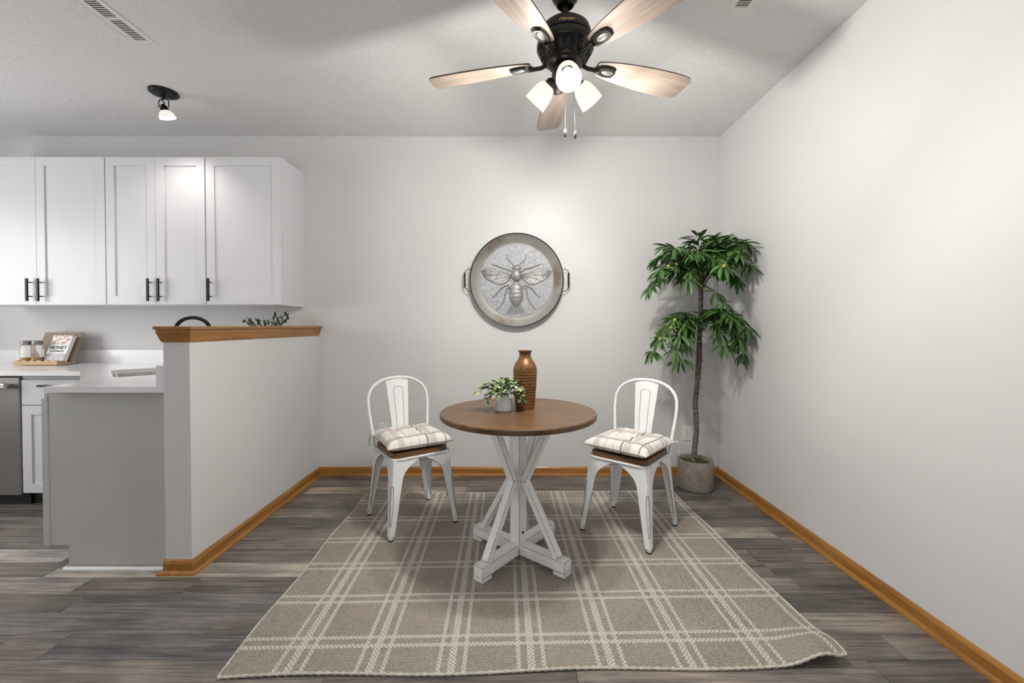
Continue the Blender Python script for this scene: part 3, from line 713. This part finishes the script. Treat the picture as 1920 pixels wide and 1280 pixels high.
# ------------------------------------------------------------------ chairs
def make_chair(loc, rz, label):
    ch = thing('metal_chair', label, 'chair', loc, rz, 'bistro chairs at the round table')
    # seat frame: a rolled rim
    S = .178
    def rrect(h, r, n=5):
        out = []
        for cx, cy, a0 in ((h-r,h-r,0),(-h+r,h-r,90),(-h+r,-h+r,180),(h-r,-h+r,270)):
            for k in range(n+1): a = R(a0+90*k/n); out.append((cx+r*math.cos(a), cy+r*math.sin(a)))
        return out
    m = MB(); m.smooth = True; m.tube([(x, y, .432) for x, y in rrect(S, .045)], .008, 8, closed=True); m.build('seat_rim', M['chair_white'], ch)
    m = MB(); m.prism(rrect(S-.004, .04), .430, .437); m.build('seat_pan', M['chair_white'], ch)
    m = MB(); m.prism(rrect(.170, .04), .438, .466); m.build('seat', M['seat_wood'], ch, bevel=.004)
    for sx in (-1, 1):
        for sy in (-1, 1):
            # tapered corner leg whose inner edges sweep up into the apron arch
            m = MB(); m.smooth = True; N = 22; vs = []; cols = 9
            front = sy < 0
            for i in range(N+1):
                t_ = i/N; z = .022 + (.432-.022)*t_
                out = .212 + (S+.002-.212)*t_**.85                       # how far the corner stands out
                w = .020 + .030*t_ + (.105*max(0,(t_-.72)/.28)**2.3)         # arm of the corner angle
                ch_ = .012 + .014*t_                                        # chamfer of the outer corner
                for j in range(cols):
                    u_ = j/(cols-1)
                    if u_ < .375: k = u_/.375; p = (out - ch_ - w*(1-k), out)
                    elif u_ > .625: k = (u_-.625)/.375; p = (out, out - ch_ - w*k)
                    else: k = (u_-.375)/.25*math.pi/2; p = (out-ch_+ch_*math.sin(k), out-ch_+ch_*math.cos(k))
                    vs.append((sx*p[0], sy*p[1], z))
            fs = [(i*cols+j, i*cols+j+1, (i+1)*cols+j+1, (i+1)*cols+j) for i in range(N) for j in range(cols-1)]
            inner = [(x - sx*.0025*(1 if abs(x) > 0 else 0), y - sy*.0025, z) for x, y, z in vs]; k0 = len(vs)
            fs2 = [tuple(k0+q for q in f[::-1]) for f in fs]; rim = []
            for i in range(N):
                for j in (0, cols-1): rim.append((i*cols+j, (i+1)*cols+j, k0+(i+1)*cols+j, k0+i*cols+j))
            for j in range(cols-1): rim.append((j, j+1, k0+j+1, k0+j)); rim.append((N*cols+j, N*cols+j+1, k0+N*cols+j+1, k0+N*cols+j))
            m.add(vs + inner, fs + fs2 + rim)
            lg = m.build('leg', M['chair_white'], ch)
            m = MB(); m.smooth = True; b_ = .204
            m.tube([(sx*.1985, sy*.1985, .0), (sx*.1975, sy*.1975, .030), (sx*.194, sy*.194, .075)], [.0125,.013,.008], 10); m.build('leg_tip', M['chair_white'], lg)
            m = MB(); m.lathe([(.0,.0),(.013,.0),(.014,.004),(.0135,.009),(.0,.009)], 12, (sx*.1985, sy*.1985, -.001)); m.build('rubber_foot', M['rubber'], lg)
            # pressed oval groove outlined by worn paint
            pts = []
            for k in range(40):
                a = 2*math.pi*k/40; hz = .185 + .105*max(-1,min(1,1.25*math.sin(a))); hw_ = .0085*math.cos(a)*(1+.5*(hz-.08)/.2)
                t_ = (hz-.022)/.41; out = .212 + (S+.002-.212)*t_**.85; ch_ = .012+.014*t_
                ang = math.pi/4 + hw_/ch_*.9
                pts.append((sx*(out-ch_+(ch_+.0004)*math.sin(ang)), sy*(out-ch_+(ch_+.0004)*math.cos(ang)), hz))
            m = MB(); m.tube(pts, .0011, 5, closed=True); m.build('groove_line', M['dark_line'], lg)
            # worn line on the inner leg edges
            for side in (0, cols-1):
                pts = [vs[i*cols+side] for i in range(2, N-1)]
                m = MB(); m.tube(pts, [.0009 if (i*7) % 5 else .0003 for i in range(len(pts))], 5); m.build('worn_edge', M['dark_line'], lg)
    # back loop, splat, stretchers
    def bl(x, z): return (x, .168 + .085*max(0, (z-.43)/.42)**1.1, z)
    pts = [bl(-.176, .415), bl(-.179,.48), bl(-.187,.56), bl(-.196,.64), bl(-.198,.70)]
    for k in range(1, 16):
        a = math.pi*k/16; pts.append(bl(-.198*math.cos(a)*(abs(math.cos(a))**-.12 if abs(math.cos(a)) > .05 else 1), .70 + .147*math.sin(a)**.85))
    pts += [bl(.198,.70), bl(.196,.64), bl(.187,.56), bl(.179,.48), bl(.176,.415)]
    m = MB(); m.smooth = True; m.tube(pts, .0095, 10); m.build('back_loop', M['chair_white'], ch)
    def sq(u, z): w = .048 + .030*(z-.43)/.41; return bl(u*w, z)
    m = MB(); m.smooth = True
    m.grid(8, 14, lambda u, v_: (lambda p: (p[0], p[1]-.004+.010*(2*u-1)**2, p[2]))(sq(2*u-1, .43+.412*v_)))
    m.grid(8, 14, lambda u, v_: (lambda p: (p[0], p[1]-.0015+.010*(2*u-1)**2, p[2]))(sq(1-2*u, .43+.412*v_)))
    spl = m.build('splat', M['chair_white'], ch)
    pts = [(.0,.47)] 
    loop_ = [(-.42,.47),(-.42,.62),(-.42,.77),(-.34,.785),(0,.787),(.34,.785),(.42,.77),(.42,.62),(.42,.47)]
    m = MB(); m.tube([(lambda p: (p[0], p[1]-.0045+.010*u_*u_, p[2]))(sq(u_, z)) for u_, z in loop_], .0013, 5); m.build('groove_line', M['dark_line'], spl)
    for s in (-1, 1):
        m = MB(); m.tube([(lambda p: (p[0], p[1]+.006, p[2]))(sq(s*1.0, .45+.38*k/12)) for k in range(13)], [.0011 if k % 3 else .0004 for k in range(13)], 5); m.build('worn_edge', M['dark_line'], spl)
    m = MB(); m.smooth = True; m.tube([(-.172,-.172,.375),(.172,.172,.375)], .005, 8); m.tube([(-.172,.172,.368),(.172,-.172,.368)], .005, 8); m.build('cross_brace', M['chair_white'], ch)
    return ch
def make_cushion(loc, rz, label, seed):
    cu = thing('seat_cushion', label, 'cushion', loc, rz, 'plaid tufted cushions on the chairs')
    rc = random.Random(seed); tufts = [(-.075,-.075),(.075,-.075),(-.075,.075),(.075,.075),(0,0)]
    Hh = .195
    def P(u, v_, s):
        a, b = 2*u-1, 2*v_-1
        x, y = a*Hh*(1-.055*(1-a*a)*0-.06*(1-b*b)*abs(a)**3), b*Hh*(1-.06*(1-a*a)*abs(b)**3)
        e = max(0, (1-abs(a)**4.5))**.5*max(0, (1-abs(b)**4.5))**.5
        z = .034 + (.050*e if s > 0 else -.032*e)
        if s > 0:
            for tx, ty in tufts:
                d2 = (x-tx)**2+(y-ty)**2; z -= .026*math.exp(-d2/.0011)*e + .006*math.exp(-min((x-tx)**2, (y-ty)**2)/.0002)*math.exp(-d2/.006)*e
            z += .003*math.sin(x*33+seed)*math.sin(y*29+seed)*e
            z += .010*max(0, -a*b)*e
        return (x, y, z)
    m = MB(); m.smooth = True
    m.grid(44, 44, lambda u, v_: P(u, v_, 1)); m.grid(44, 44, lambda u, v_: P(1-u, v_, -1)); m.build('cover', M['cushion'], cu)
    edge = [P(k/24, 0, 1) for k in range(24)] + [P(1, k/24, 1) for k in range(24)] + [P(1-k/24, 1, 1) for k in range(24)] + [P(0, 1-k/24, 1) for k in range(24)]
    m = MB(); m.smooth = True; m.tube(edge, .0028, 6, closed=True); m.build('piping', M['piping'], cu)
    for tx, ty in tufts:
        zz = min(P(.5+tx/(2*Hh), .5+ty/(2*Hh), 1)[2], .09); m = MB(); m.smooth = True; m.ball((tx, ty, zz+.001), .008,.008,.004, 10, 6); m.build('tuft_button', M['piping'], cu)
    for s in (-1, 1):
        m = MB(); m.tube([(s*.185,.185,.03),(s*.197,.205,.035),(s*.203,.222,-.005),(s*.200,.230,-.05)], [.003,.006,.006,.004], 6); m.build('tie', M['cushion'], cu)
    return cu
CH1 = (-.630, 2.570); CH2 = (.682, 2.450)
make_chair((*CH1, RZ), R(35), 'distressed white metal chair left of the round table')
make_chair((*CH2, RZ), R(-39.6), 'distressed white metal chair right of the table, near the tree')
make_cushion((*CH1, RZ+.467), R(32), 'tufted plaid cushion on the chair left of the table', 1)
make_cushion((*CH2, RZ+.467), R(-43), 'tufted plaid cushion on the chair by the tree', 4)

# ------------------------------------------------------------------ bee tray on the wall
ty = thing('bee_wall_tray', 'round galvanised tray with an embossed bee hanging on the back wall', 'wall decor', (.024, YB, 1.556))
# built in a frame with u right, v up, depth d towards the room
def T(u, v_, d): return (u, -d, v_)
RO, RI = .366, .294
m = MB(); m.smooth = True; n = 96
def ring(r, d): return [T(r*math.cos(2*math.pi*k/n), r*math.sin(2*math.pi*k/n), d) for k in range(n)]
pr = [(RI-.004,.022),(RI+.004,.024),(.318,.033),(.340,.046),(.358,.058),(RO-.003,.062),(RO,.060),(RO,.056),(.354,.050),(.30,.012),(RI-.004,.010)]
vs = []; fs = []
for r, d in pr: vs += ring(r, d)
for i in range(len(pr)-1):
    for k in range(n): fs.append((i*n+k, i*n+(k+1)%n, (i+1)*n+(k+1)%n, (i+1)*n+k))
m.add(vs, fs); m.build('rim', M['rim'], ty)
m = MB(); m.smooth = True; m.tube(ring(RO-.001, .0605), .0042, 8, closed=True); m.build('rolled_edge', M['bronze'], ty)
m = MB(); m.smooth = True; m.tube(ring(RI-.003, .0235), .0024, 6, closed=True); m.build('inner_bead', M['zinc'], ty)
for a in (88, 38, 142, 222, 315):
    c_, s_ = math.cos(R(a)), math.sin(R(a)); m = MB(); m.tube([T(r*c_, r*s_, d+.0006) for r, d in pr[1:6]], .0012, 5); m.build('rim_seam', M['zinc'], ty)
m = MB(); m.smooth = True; vs = [T(0,0,.0225)]; fs = []; rings = 26
def relief(u, v_):
    return .0225 + .0022*math.sin(u*170+math.sin(v_*120)*2)*math.sin(v_*150+math.sin(u*90)*2)
for i in range(1, rings+1):
    r = (RI-.003)*i/rings
    for k in range(n): u, w = r*math.cos(2*math.pi*k/n), r*math.sin(2*math.pi*k/n); vs.append(T(u, w, relief(u, w)))
for k in range(n): fs.append((0, 1+k, 1+(k+1)%n))
for i in range(rings-1):
    for k in range(n): a = 1+i*n; fs.append((a+k, a+n+k, a+n+(k+1)%n, a+(k+1)%n))
m.add(vs, fs); m.build('face', M['zinc_face'], ty)
bee = link('bee_relief', None, ty)
K = .000694
def Z(x, y, d=.024): return T((x-787)*K, -(y-650)*K, d)
def blob(name, x, y, rx, ry, rd, par):
    m = MB(); m.smooth = True; c = Z(x, y, .023); m.ball(c, rx*K, rd, ry*K, 20, 14); return m.build(name, M['zinc'], par)
blob('head', 790, 507, 44, 38, .022, ty); blob('thorax', 784, 590, 60, 74, .034, ty)
blob('eye', 752, 508, 14, 20, .020, ty); blob('eye', 828, 508, 14, 20, .020, ty)
m = MB(); m.smooth = True; N_ = 60; n2 = 20; vs = []; fs = []
for i in range(N_+1):
    t_ = i/N_; y = 668 + (950-668)*t_; w = 76*math.sin(math.pi*min(1, .12+.88*t_))**.62 if t_ > .12 else 28+160*t_
    if t_ > .12: w = 78*(1-((t_-.52)/.52)**2*(.85 if t_ > .52 else .35))
    w = max(4, w)*(1 + .05*abs(math.sin(math.pi*6*t_)))
    for k in range(n2):
        a = 2*math.pi*k/n2; u, v0, d = Z(780 + w*math.cos(a), y)[0], Z(780, y)[2], .022 + .030*(w/78)*math.sin(a)
        vs.append((u, -d, v0))
for i in range(N_):
    for k in range(n2): fs.append((i*n2+k, i*n2+(k+1)%n2, (i+1)*n2+(k+1)%n2, (i+1)*n2+k))
m.add(vs, fs); m.build('abdomen', M['zinc'], ty)
WU = [(722,585),(640,560),(540,525),(440,520),(388,540),(395,575),(440,630),(520,668),(585,694),(640,690),(690,655),(722,625)]
def mir(p): return (2*784-p[0], p[1])
def wing(pts):
    m = MB(); k = len(pts); c = (sum(p[0] for p in pts)/k, sum(p[1] for p in pts)/k)
    m.smooth = True
    m.add([Z(*p, .024) for p in pts] + [Z(c[0]+(p[0]-c[0])*.93, c[1]+(p[1]-c[1])*.96, .0285) for p in pts] + [Z(*c, .0275)],
          [(i,(i+1)%k,k+(i+1)%k,k+i) for i in range(k)] + [(k+i,k+(i+1)%k,2*k) for i in range(k)])
    w = m.build('wing', M['zinc'], ty)
    return w
VE = [[(725,590),(600,560),(480,540),(395,548)],[(725,598),(600,585),(500,590),(420,600)],[(725,606),(620,618),(540,640),(500,655)],[(725,615),(650,640),(590,690)],[(600,560),(570,590),(545,640)],[(500,540),(490,590),(470,630)],[(430,540),(440,590)]]
for fl_ in (lambda p: p, mir):
    w = wing([fl_(p) for p in WU])
    m = MB(); m.smooth = True
    for ve in VE + [WU + WU[:1]]: m.tube([Z(*fl_(p), .0285) for p in ve], .0020, 6)
    m.build('vein', M['zinc_dark'], w)
    for lg in ([(730,550),(690,520),(640,512),(560,478),(510,466)], [(700,700),(640,715),(600,750),(560,800),(515,840)], [(715,720),(670,745),(655,830),(640,890),(600,940),(560,985)]):
        P_ = [Z(*fl_(p), .025) for p in lg]; m = MB(); m.smooth = True; m.tube(P_, [.0075,.008,.007,.006,.0045,.003][:len(P_)], 8); m.build('bee_leg', M['zinc'], ty)
    m = MB(); m.smooth = True; m.tube([Z(*fl_(p), .027) for p in [(765,490),(735,455),(700,430),(675,390),(670,350)]], [.005,.0045,.004,.0035,.003], 8); m.build('antenna', M['zinc'], ty)
m = MB(); m.smooth = True
for k in range(15):
    s = (k-7)/7; m.tube([Z(780+s*62, 930-abs(s)*25, .023), Z(780+s*80, 985, .026), Z(780+s*118+6*math.sin(k*2), 1045-abs(s)*8, .023)], [.003,.0036,.0015], 6)
tag(m.build('tail_hairs', M['zinc'], ty), kind='stuff')
bpy.data.objects.remove(bee)
for s in (-1, 1):
    h = MB(); h.smooth = True
    h.tube([T(s*.362, .088, .050), T(s*.378,.088,.052), T(s*.402,.072,.053), T(s*.408,.055,.053), T(s*.408,-.055,.053), T(s*.402,-.065,.053), T(s*.378,-.088,.052), T(s*.360,-.088,.050)], .0028, 8)
    ho = h.build('handle', M['bronze'], ty)
    h = MB(); h.smooth = True; h.tube([T(s*.408,.058,.053), T(s*.408,-.058,.053)], .0075, 10); h.build('grip', M['bronze'], ho)

# ------------------------------------------------------------------ wall outlets
for x, z, lab in ((-1.045, .362, 'white duplex outlet behind the left chair'), (1.388, .338, 'white duplex outlet between the right chair and the tree')):
    ol = thing('wall_outlet', lab, 'outlet', (x, YB, z), 0, 'wall outlets')
    MB().box(-.035, .035, -.006, 0, -.0575, .0575).build('plate', M['plastic'], ol, bevel=.003)
    for s in (-1, 1):
        m = MB(); m.prism([(.0165*math.cos(R(a)), .0195*s + max(-.0125, min(.0125, .0165*math.sin(R(a))))) for a in range(0, 360, 15)], -.0078, -.006, 'y')
        rc = m.build('receptacle', M['plastic'], ol)
        m = MB(); m.box(-.0075,-.005,-.0081,-.0077,.0195*s-.001,.0195*s+.008); m.box(.005,.0075,-.0081,-.0077,.0195*s-.001,.0195*s+.007); m.tube([(0,-.0077,.0195*s-.007),(0,-.0082,.0195*s-.007)], .0024, 8); m.build('slots', M['slot'], rc)
    m = MB(); m.tube([(0,-.006,0),(0,-.0075,0)], .003, 10); m.build('screw', M['steel'], ol)

# ------------------------------------------------------------------ ceiling registers
def register(x0, x1, y0, y1, label, nsl, gap_at):
    v_ = thing('ceiling_vent', label, 'vent', ((x0+x1)/2, (y0+y1)/2, HC), 0, 'ceiling vents')
    w, d = (x1-x0)/2, (y1-y0)/2
    m = MB(); b_ = .019
    m.box(-w, -w+b_, -d, d, -.005, -.0005); m.box(w-b_, w, -d, d, -.005, -.0005); m.box(-w+b_, w-b_, -d, -d+b_, -.005, -.0005); m.box(-w+b_, w-b_, d-b_, d, -.005, -.0005)
    m.build('frame', M['plastic'], v_, bevel=.001)
    MB().box(-w+b_, w-b_, -d+b_, d-b_, -.0015, -.0005).build('duct_shade', M['slot_grey'], v_)  # black plate stands in for the shade inside the duct
    L = 2*(d-b_)
    for k in range(nsl):
        y = -d+b_ + L*(k+.5)/nsl; th = .0072 if k != gap_at else L/nsl*1.4
        m = MB(); m.box(-w+b_, w-b_, y-th/2*.75, y+th/2*.75, -.0042, -.0034); m.build('slat', M['plastic'], v_)
    return v_
register(-2.005, -1.905, 1.86, 2.245, 'white slatted ceiling register above the kitchen, near the spotlight', 27, 14)
register(1.018, 1.118, 1.66, 2.012, 'white ceiling register by the right wall at the top edge', 24, 30)

# ------------------------------------------------------------------ kitchen spotlight
sl = thing('ceiling_spotlight', 'black single-head ceiling spotlight with alabaster glass in the kitchen', 'spotlight', (-2.25, 2.715, HC))
m = MB(); m.smooth = True; m.lathe([(.0,-.030),(.045,-.026),(.070,-.016),(.072,-.012),(.079,-.010),(.080,0)], 36, cap=False); m.build('canopy', M['black'], sl)
m = MB(); m.smooth = True; m.tube([(0,0,-.026),(0,0,-.045)], .008, 10); m.build('stem', M['black'], sl)
m = MB(); m.smooth = True
yk = [(-.032,0,-.098),(-.032,0,-.062),(-.026,0,-.05),(-.012,0,-.045),(.012,0,-.045),(.026,0,-.05),(.032,0,-.062),(.032,0,-.098)]
m.tube(yk, .003, 8); m.build('yoke', M['black'], sl)
m = MB(); m.smooth = True; m.tube([(0,0,-.045),(-.012,0,-.058),(.004,0,-.068),(0,0,-.08)], .0035, 8); m.build('cord', M['black'], sl)
Ms = Matrix.Translation((0,0,-.098)) @ Matrix.Rotation(R(16), 4, 'X') @ Matrix.Rotation(R(-10), 4, 'Y')
m = MB(); m.smooth = True; m.lathe([(.0,.022),(.010,.018),(.021,.0),(.024,-.020),(.0,-.020)], 24); o = m.build('socket', M['black'], sl); o.matrix_basis = Ms
m = MB(); m.smooth = True; m.lathe([(.024,-.020),(.034,-.030),(.043,-.048),(.047,-.066),(.045,-.066),(.040,-.048),(.031,-.032),(.022,-.022)], 28, cap=False); o = m.build('glass_shade', M['spot_shade'], sl); o.matrix_basis = Ms
m = MB(); m.smooth = True; m.ball((0,0,-.042), .016,.016,.018, 14, 10); o = m.build('bulb', M['bulb'], sl); o.matrix_basis = Ms
ld = bpy.data.lights.new('spotlight_beam', 'SPOT'); ld.energy = 13; ld.spot_size = R(125); ld.spot_blend = .9; ld.color = (1,.95,.87); ld.shadow_soft_size = .03
lo = bpy.data.objects.new('spotlight_beam', ld); COL.objects.link(lo); lo.parent = sl
tip = Ms @ Vector((0,0,-.072)); lo.location = tip
lo.rotation_euler = (Vector((-2.46, 2.84, 1.2)) - Vector((-2.25,2.715,HC)) - tip).to_track_quat('-Z','Y').to_euler()

# ------------------------------------------------------------------ ceiling fan
FX, FY, FZ = .222, 1.82, 2.34
fan = thing('ceiling_fan', 'dark bronze ceiling fan with five washed oak blades and three lit lamps', 'ceiling fan', (FX, FY, 0))
m = MB(); m.smooth = True
m.lathe([(.012,2.585),(.04,2.588),(.055,2.60),(.068,2.63),(.074,2.67),(.075,HC)], 40, cap=False); m.build('canopy', M['bronze'], fan)
m = MB(); m.smooth = True; m.lathe([(.036,2.588),(.040,2.576),(.034,2.570)], 32, cap=False); m.build('canopy_ring', M['bronze'], fan)
m = MB(); m.smooth = True; m.tube([(0,0,2.60),(0,0,2.48)], .0135, 14); m.build('downrod', M['bronze'], fan)
m = MB(); m.smooth = True; m.lathe([(.0,2.54),(.018,2.54),(.022,2.525),(.022,2.495),(.0,2.495)], 24); m.build('hanger_collar', M['bronze'], fan)
mh = [(.0,2.506),(.03,2.505),(.06,2.498),(.090,2.480),(.104,2.468),(.110,2.452),(.114,2.436),(.115,2.424),(.109,2.421),(.118,2.416),(.122,2.405),(.122,2.385),(.118,2.378),(.108,2.372),(.094,2.345),(.082,2.328),(.070,2.322),(.0,2.322)]
m = MB(); m.smooth = True; m.lathe(mh, 64); hs = m.build('motor_housing', M['bronze'], fan)
for k in range(20):
    a = 2*math.pi*k/20; m = MB()
    c_, s_ = math.cos(a), math.sin(a)
    p0, p1 = Vector((.1085*c_, .1085*s_, 2.371)), Vector((.0885*c_, .0885*s_, 2.337))
    m.smooth = True; m.tube([p0+(p1-p0)*q for q in (0,.15,.5,.85,1)], [.002,.0055,.0065,.0055,.002], 8); m.build('vent_slot', M['slot'], hs)
me = text_mesh('Hunter', .024, .0004, shear=.45, bold=.0002, space=.92); me.materials.append(M['gold'])
for v_ in me.vertices:                                                     # wrap the script round the housing
    x, y = v_.co.x, v_.co.y; a = R(-94) + x/.114; z_ = 2.431 + y*.85; rr = .1165 - max(0, z_-2.436)*.25 - max(0, z_-2.452)*.12 + v_.co.z
    v_.co = Vector((rr*math.cos(a), rr*math.sin(a), z_))
link('lettering', me, hs)
# blades
half_b = [(.150,.026),(.158,.034),(.19,.042),(.24,.051),(.30,.059),(.38,.066),(.46,.070),(.53,.071),(.585,.069)]
prof_b = [(x,-y) for x, y in half_b] + [(.618,-.064),(.632,-.054),(.638,-.044),(.628,.035),(.616,.058),(.606,.066)] + half_b[::-1]
mb = MB(); n = len(prof_b)
mb.add([(x,y,-.003) for x, y in prof_b] + [(x,y,.003) for x, y in prof_b], [tuple(range(n))[::-1]])
mb.mat = 1
mb.add([(x,y,-.003) for x, y in prof_b] + [(x,y,.003) for x, y in prof_b], [tuple(range(n,2*n))] + [(i,(i+1)%n,n+(i+1)%n,n+i) for i in range(n)])
bme = bpy.data.meshes.new('blade'); bme.from_pydata(mb.v, [], mb.f); bme.materials.append(M['blade']); bme.materials.append(M['blade_dark'])
for p, mi in zip(bme.polygons, mb.m): p.material_index = mi
mi_ = MB(); mi_.smooth = True
mi_.tube([(.080,0,-.002),(.105,0,-.014),(.135,0,-.014),(.160,0,-.010)], [.010,.009,.009,.014], 10)
pad = [(.150,.010),(.165,.022),(.19,.029),(.22,.030),(.245,.022),(.252,0)]; pad = pad + [(x,-y) for x, y in pad[-2::-1]]; k = len(pad)
mi_.smooth = False
mi_.add([(x,y,-.004) for x,y in pad] + [(.20+(x-.20)*.86, y*.86, -.014) for x,y in pad], [tuple(range(k,2*k))] + [(i,(i+1)%k,k+(i+1)%k,k+i) for i in range(k)])
ime = mi_.mesh('bracket', M['bronze'])
mo = MB(); mo.smooth = True; mo.ball((.207,0,-.0135), .030,.0135,.005, 18, 10); ome = mo.mesh('bracket_inset', M['bracket_pale'])
for k in range(5):
    a = R(92 + 72*k)
    b_ = link('blade', bme, fan); b_.location = (0,0,FZ); b_.rotation_mode = 'XYZ'
    b_.matrix_basis = Matrix.Translation((0,0,FZ)) @ Matrix.Rotation(a, 4, 'Z') @ Matrix.Rotation(R(-12), 4, 'X')
    link('bracket', ime, b_); link('bracket_inset', ome, b_)
# light kit
m = MB(); m.smooth = True
m.lathe([(.070,2.322),(.066,2.312),(.052,2.308),(.056,2.300),(.058,2.272),(.054,2.262),(.030,2.256),(.0,2.254)], 40, cap=False); m.build('switch_housing', M['bronze'], fan)
for k, az in enumerate((-91, 29, 149)):
    a = R(az); d = Vector((math.cos(a), math.sin(a), 0)); tilt = R(50 if k == 0 else 42)          # angle below the horizontal: down and out
    ax = (d*math.cos(tilt) + Vector((0,0,-1))*math.sin(tilt)).normalized()
    s0 = d*.040 + Vector((0,0,2.285)); s1 = d*.066 + Vector((0,0,2.268))
    zz = ax; xx = Vector((0,0,1)).cross(zz).normalized(); yy = zz.cross(xx)
    Mx = Matrix((xx, yy, zz)).transposed().to_4x4(); Mx.translation = s1
    m = MB(); m.smooth = True; m.tube([s0, s0*.5+s1*.5+Vector((0,0,.002)), s1], .011, 10); m.build('lamp_arm', M['bronze'], fan)
    m = MB(); m.smooth = True; m.lathe([(.0,-.012),(.016,-.010),(.021,.0),(.022,.018),(.0,.018)], 24); o = m.build('socket_cup', M['bronze'], fan); o.matrix_basis = Mx
    m = MB(); m.smooth = True
    m.lathe([(.022,.014),(.030,.020),(.037,.036),(.042,.060),(.0445,.085),(.0455,.100),(.0435,.100),(.0425,.085),(.040,.060),(.035,.038),(.028,.024),(.020,.018)], 36, cap=False)
    sh = m.build('lamp_shade', M['shade'], fan); sh.matrix_basis = Mx @ Matrix.Scale(1.13, 4)
    m = MB(); m.smooth = True; m.lathe([(.0,.018),(.011,.020),(.013,.034),(.020,.050),(.022,.062),(.018,.076),(.009,.084),(.0,.086)], 20, cap=False); m.build('bulb', M['bulb'], sh)
    pl = bpy.data.lights.new('fan_lamp', 'POINT'); pl.energy = 12; pl.color = (1.0,.968,.92); pl.shadow_soft_size = .035
    po = bpy.data.objects.new('fan_lamp', pl); COL.objects.link(po); po.parent = fan; po.location = Mx @ Vector((0,0,.145))
    # the open mouth of the shade throws most of the light down and outwards
    sd_ = bpy.data.lights.new('fan_lamp_beam', 'SPOT'); sd_.energy = 29; sd_.color = (1.0,.968,.92); sd_.spot_size = R(172); sd_.spot_blend = .35; sd_.shadow_soft_size = .04
    so = bpy.data.objects.new('fan_lamp_beam', sd_); COL.objects.link(so); so.parent = fan; so.location = Mx @ Vector((0,0,.13)); so.rotation_euler = ax.to_track_quat('-Z','Y').to_euler()
for dx, dy, z0 in ((-.002, -.02, 2.012), (.041, -.015, 2.008)):
    m = MB(); m.tube([(dx*.8,dy,2.262),(dx,dy,z0+.026)], .0006, 6)
    for k in range(46): m.ball((dx*.8+(dx*.2)*k/45, dy, 2.258-(2.258-z0-.028)*k/45), .0009,.0009,.0009, 6, 4)
    cn = m.build('pull_chain', M['chain'], fan)
    m = MB(); m.smooth = True; m.lathe([(.0,z0-.008),(.0052,z0-.006),(.0062,z0+.004),(.0045,z0+.024),(.002,z0+.028),(.0,z0+.028)], 14, (dx,dy,0)); m.build('chain_fob', M['black'], cn)

# ------------------------------------------------------------------ olive sprigs behind the half wall
og = thing('olive_arrangement', 'olive sprigs with dark fruit rising behind the oak cap rail', 'plant', (-1.90, 3.22, ZC))
m = MB(); m.smooth = True; m.lathe([(.0,.0),(.035,.0),(.045,.02),(.05,.08),(.04,.14),(.028,.17),(.03,.18),(.024,.175),(.0,.12)], 24); m.build('vase', M['pot_white'], og)
ol_ = leaf_mesh('leaf', M['leaf_olive'], .30, .05, .06); LO = []; ro = random.Random(9)
for e in [(.075,-.01,.375),(.10,-.02,.34),(.165,-.02,.385),(.185,-.03,.355),(.14,.02,.33),(.03,-.02,.315),(-.01,.0,.31),(-.06,.0,.312),(-.13,.0,.335),(-.165,-.01,.33),(-.10,-.03,.315)]:
    s = Vector((0,0,.16)); e = Vector(e); mid = (s+e)/2 + Vector((0,0,.02))
    m = MB(); m.tube([bez(s,mid,e,k/5) for k in range(6)], .0015, 5); m.build('stem', M['twig'], og)
    for k in range(8):
        t_ = .45+.55*k/7; p = bez(s,mid,e,t_); tan = (e-s).normalized(); sd = Vector((0,0,1)).cross(tan).normalized()*(1 if k % 2 else -1)
        d = tan*.8 + sd*ro.uniform(.2,.8) + Vector((0,0,ro.uniform(0,.5)))
        q_ = leaf_matrix(p, d, ro.uniform(.035,.055), roll=ro.uniform(-.6,.6))
        tp = q_ @ Vector((1,0,0))
        if tp.x < .195 and tp.y < .11: LO.append(q_)
    m = MB(); m.smooth = True; m.ball(e + Vector((0,-.006,-.004)), .008,.008,.011, 10, 6); m.build('olive', M['fruit_dark'], og)
put_leaves(og, ol_, LO)
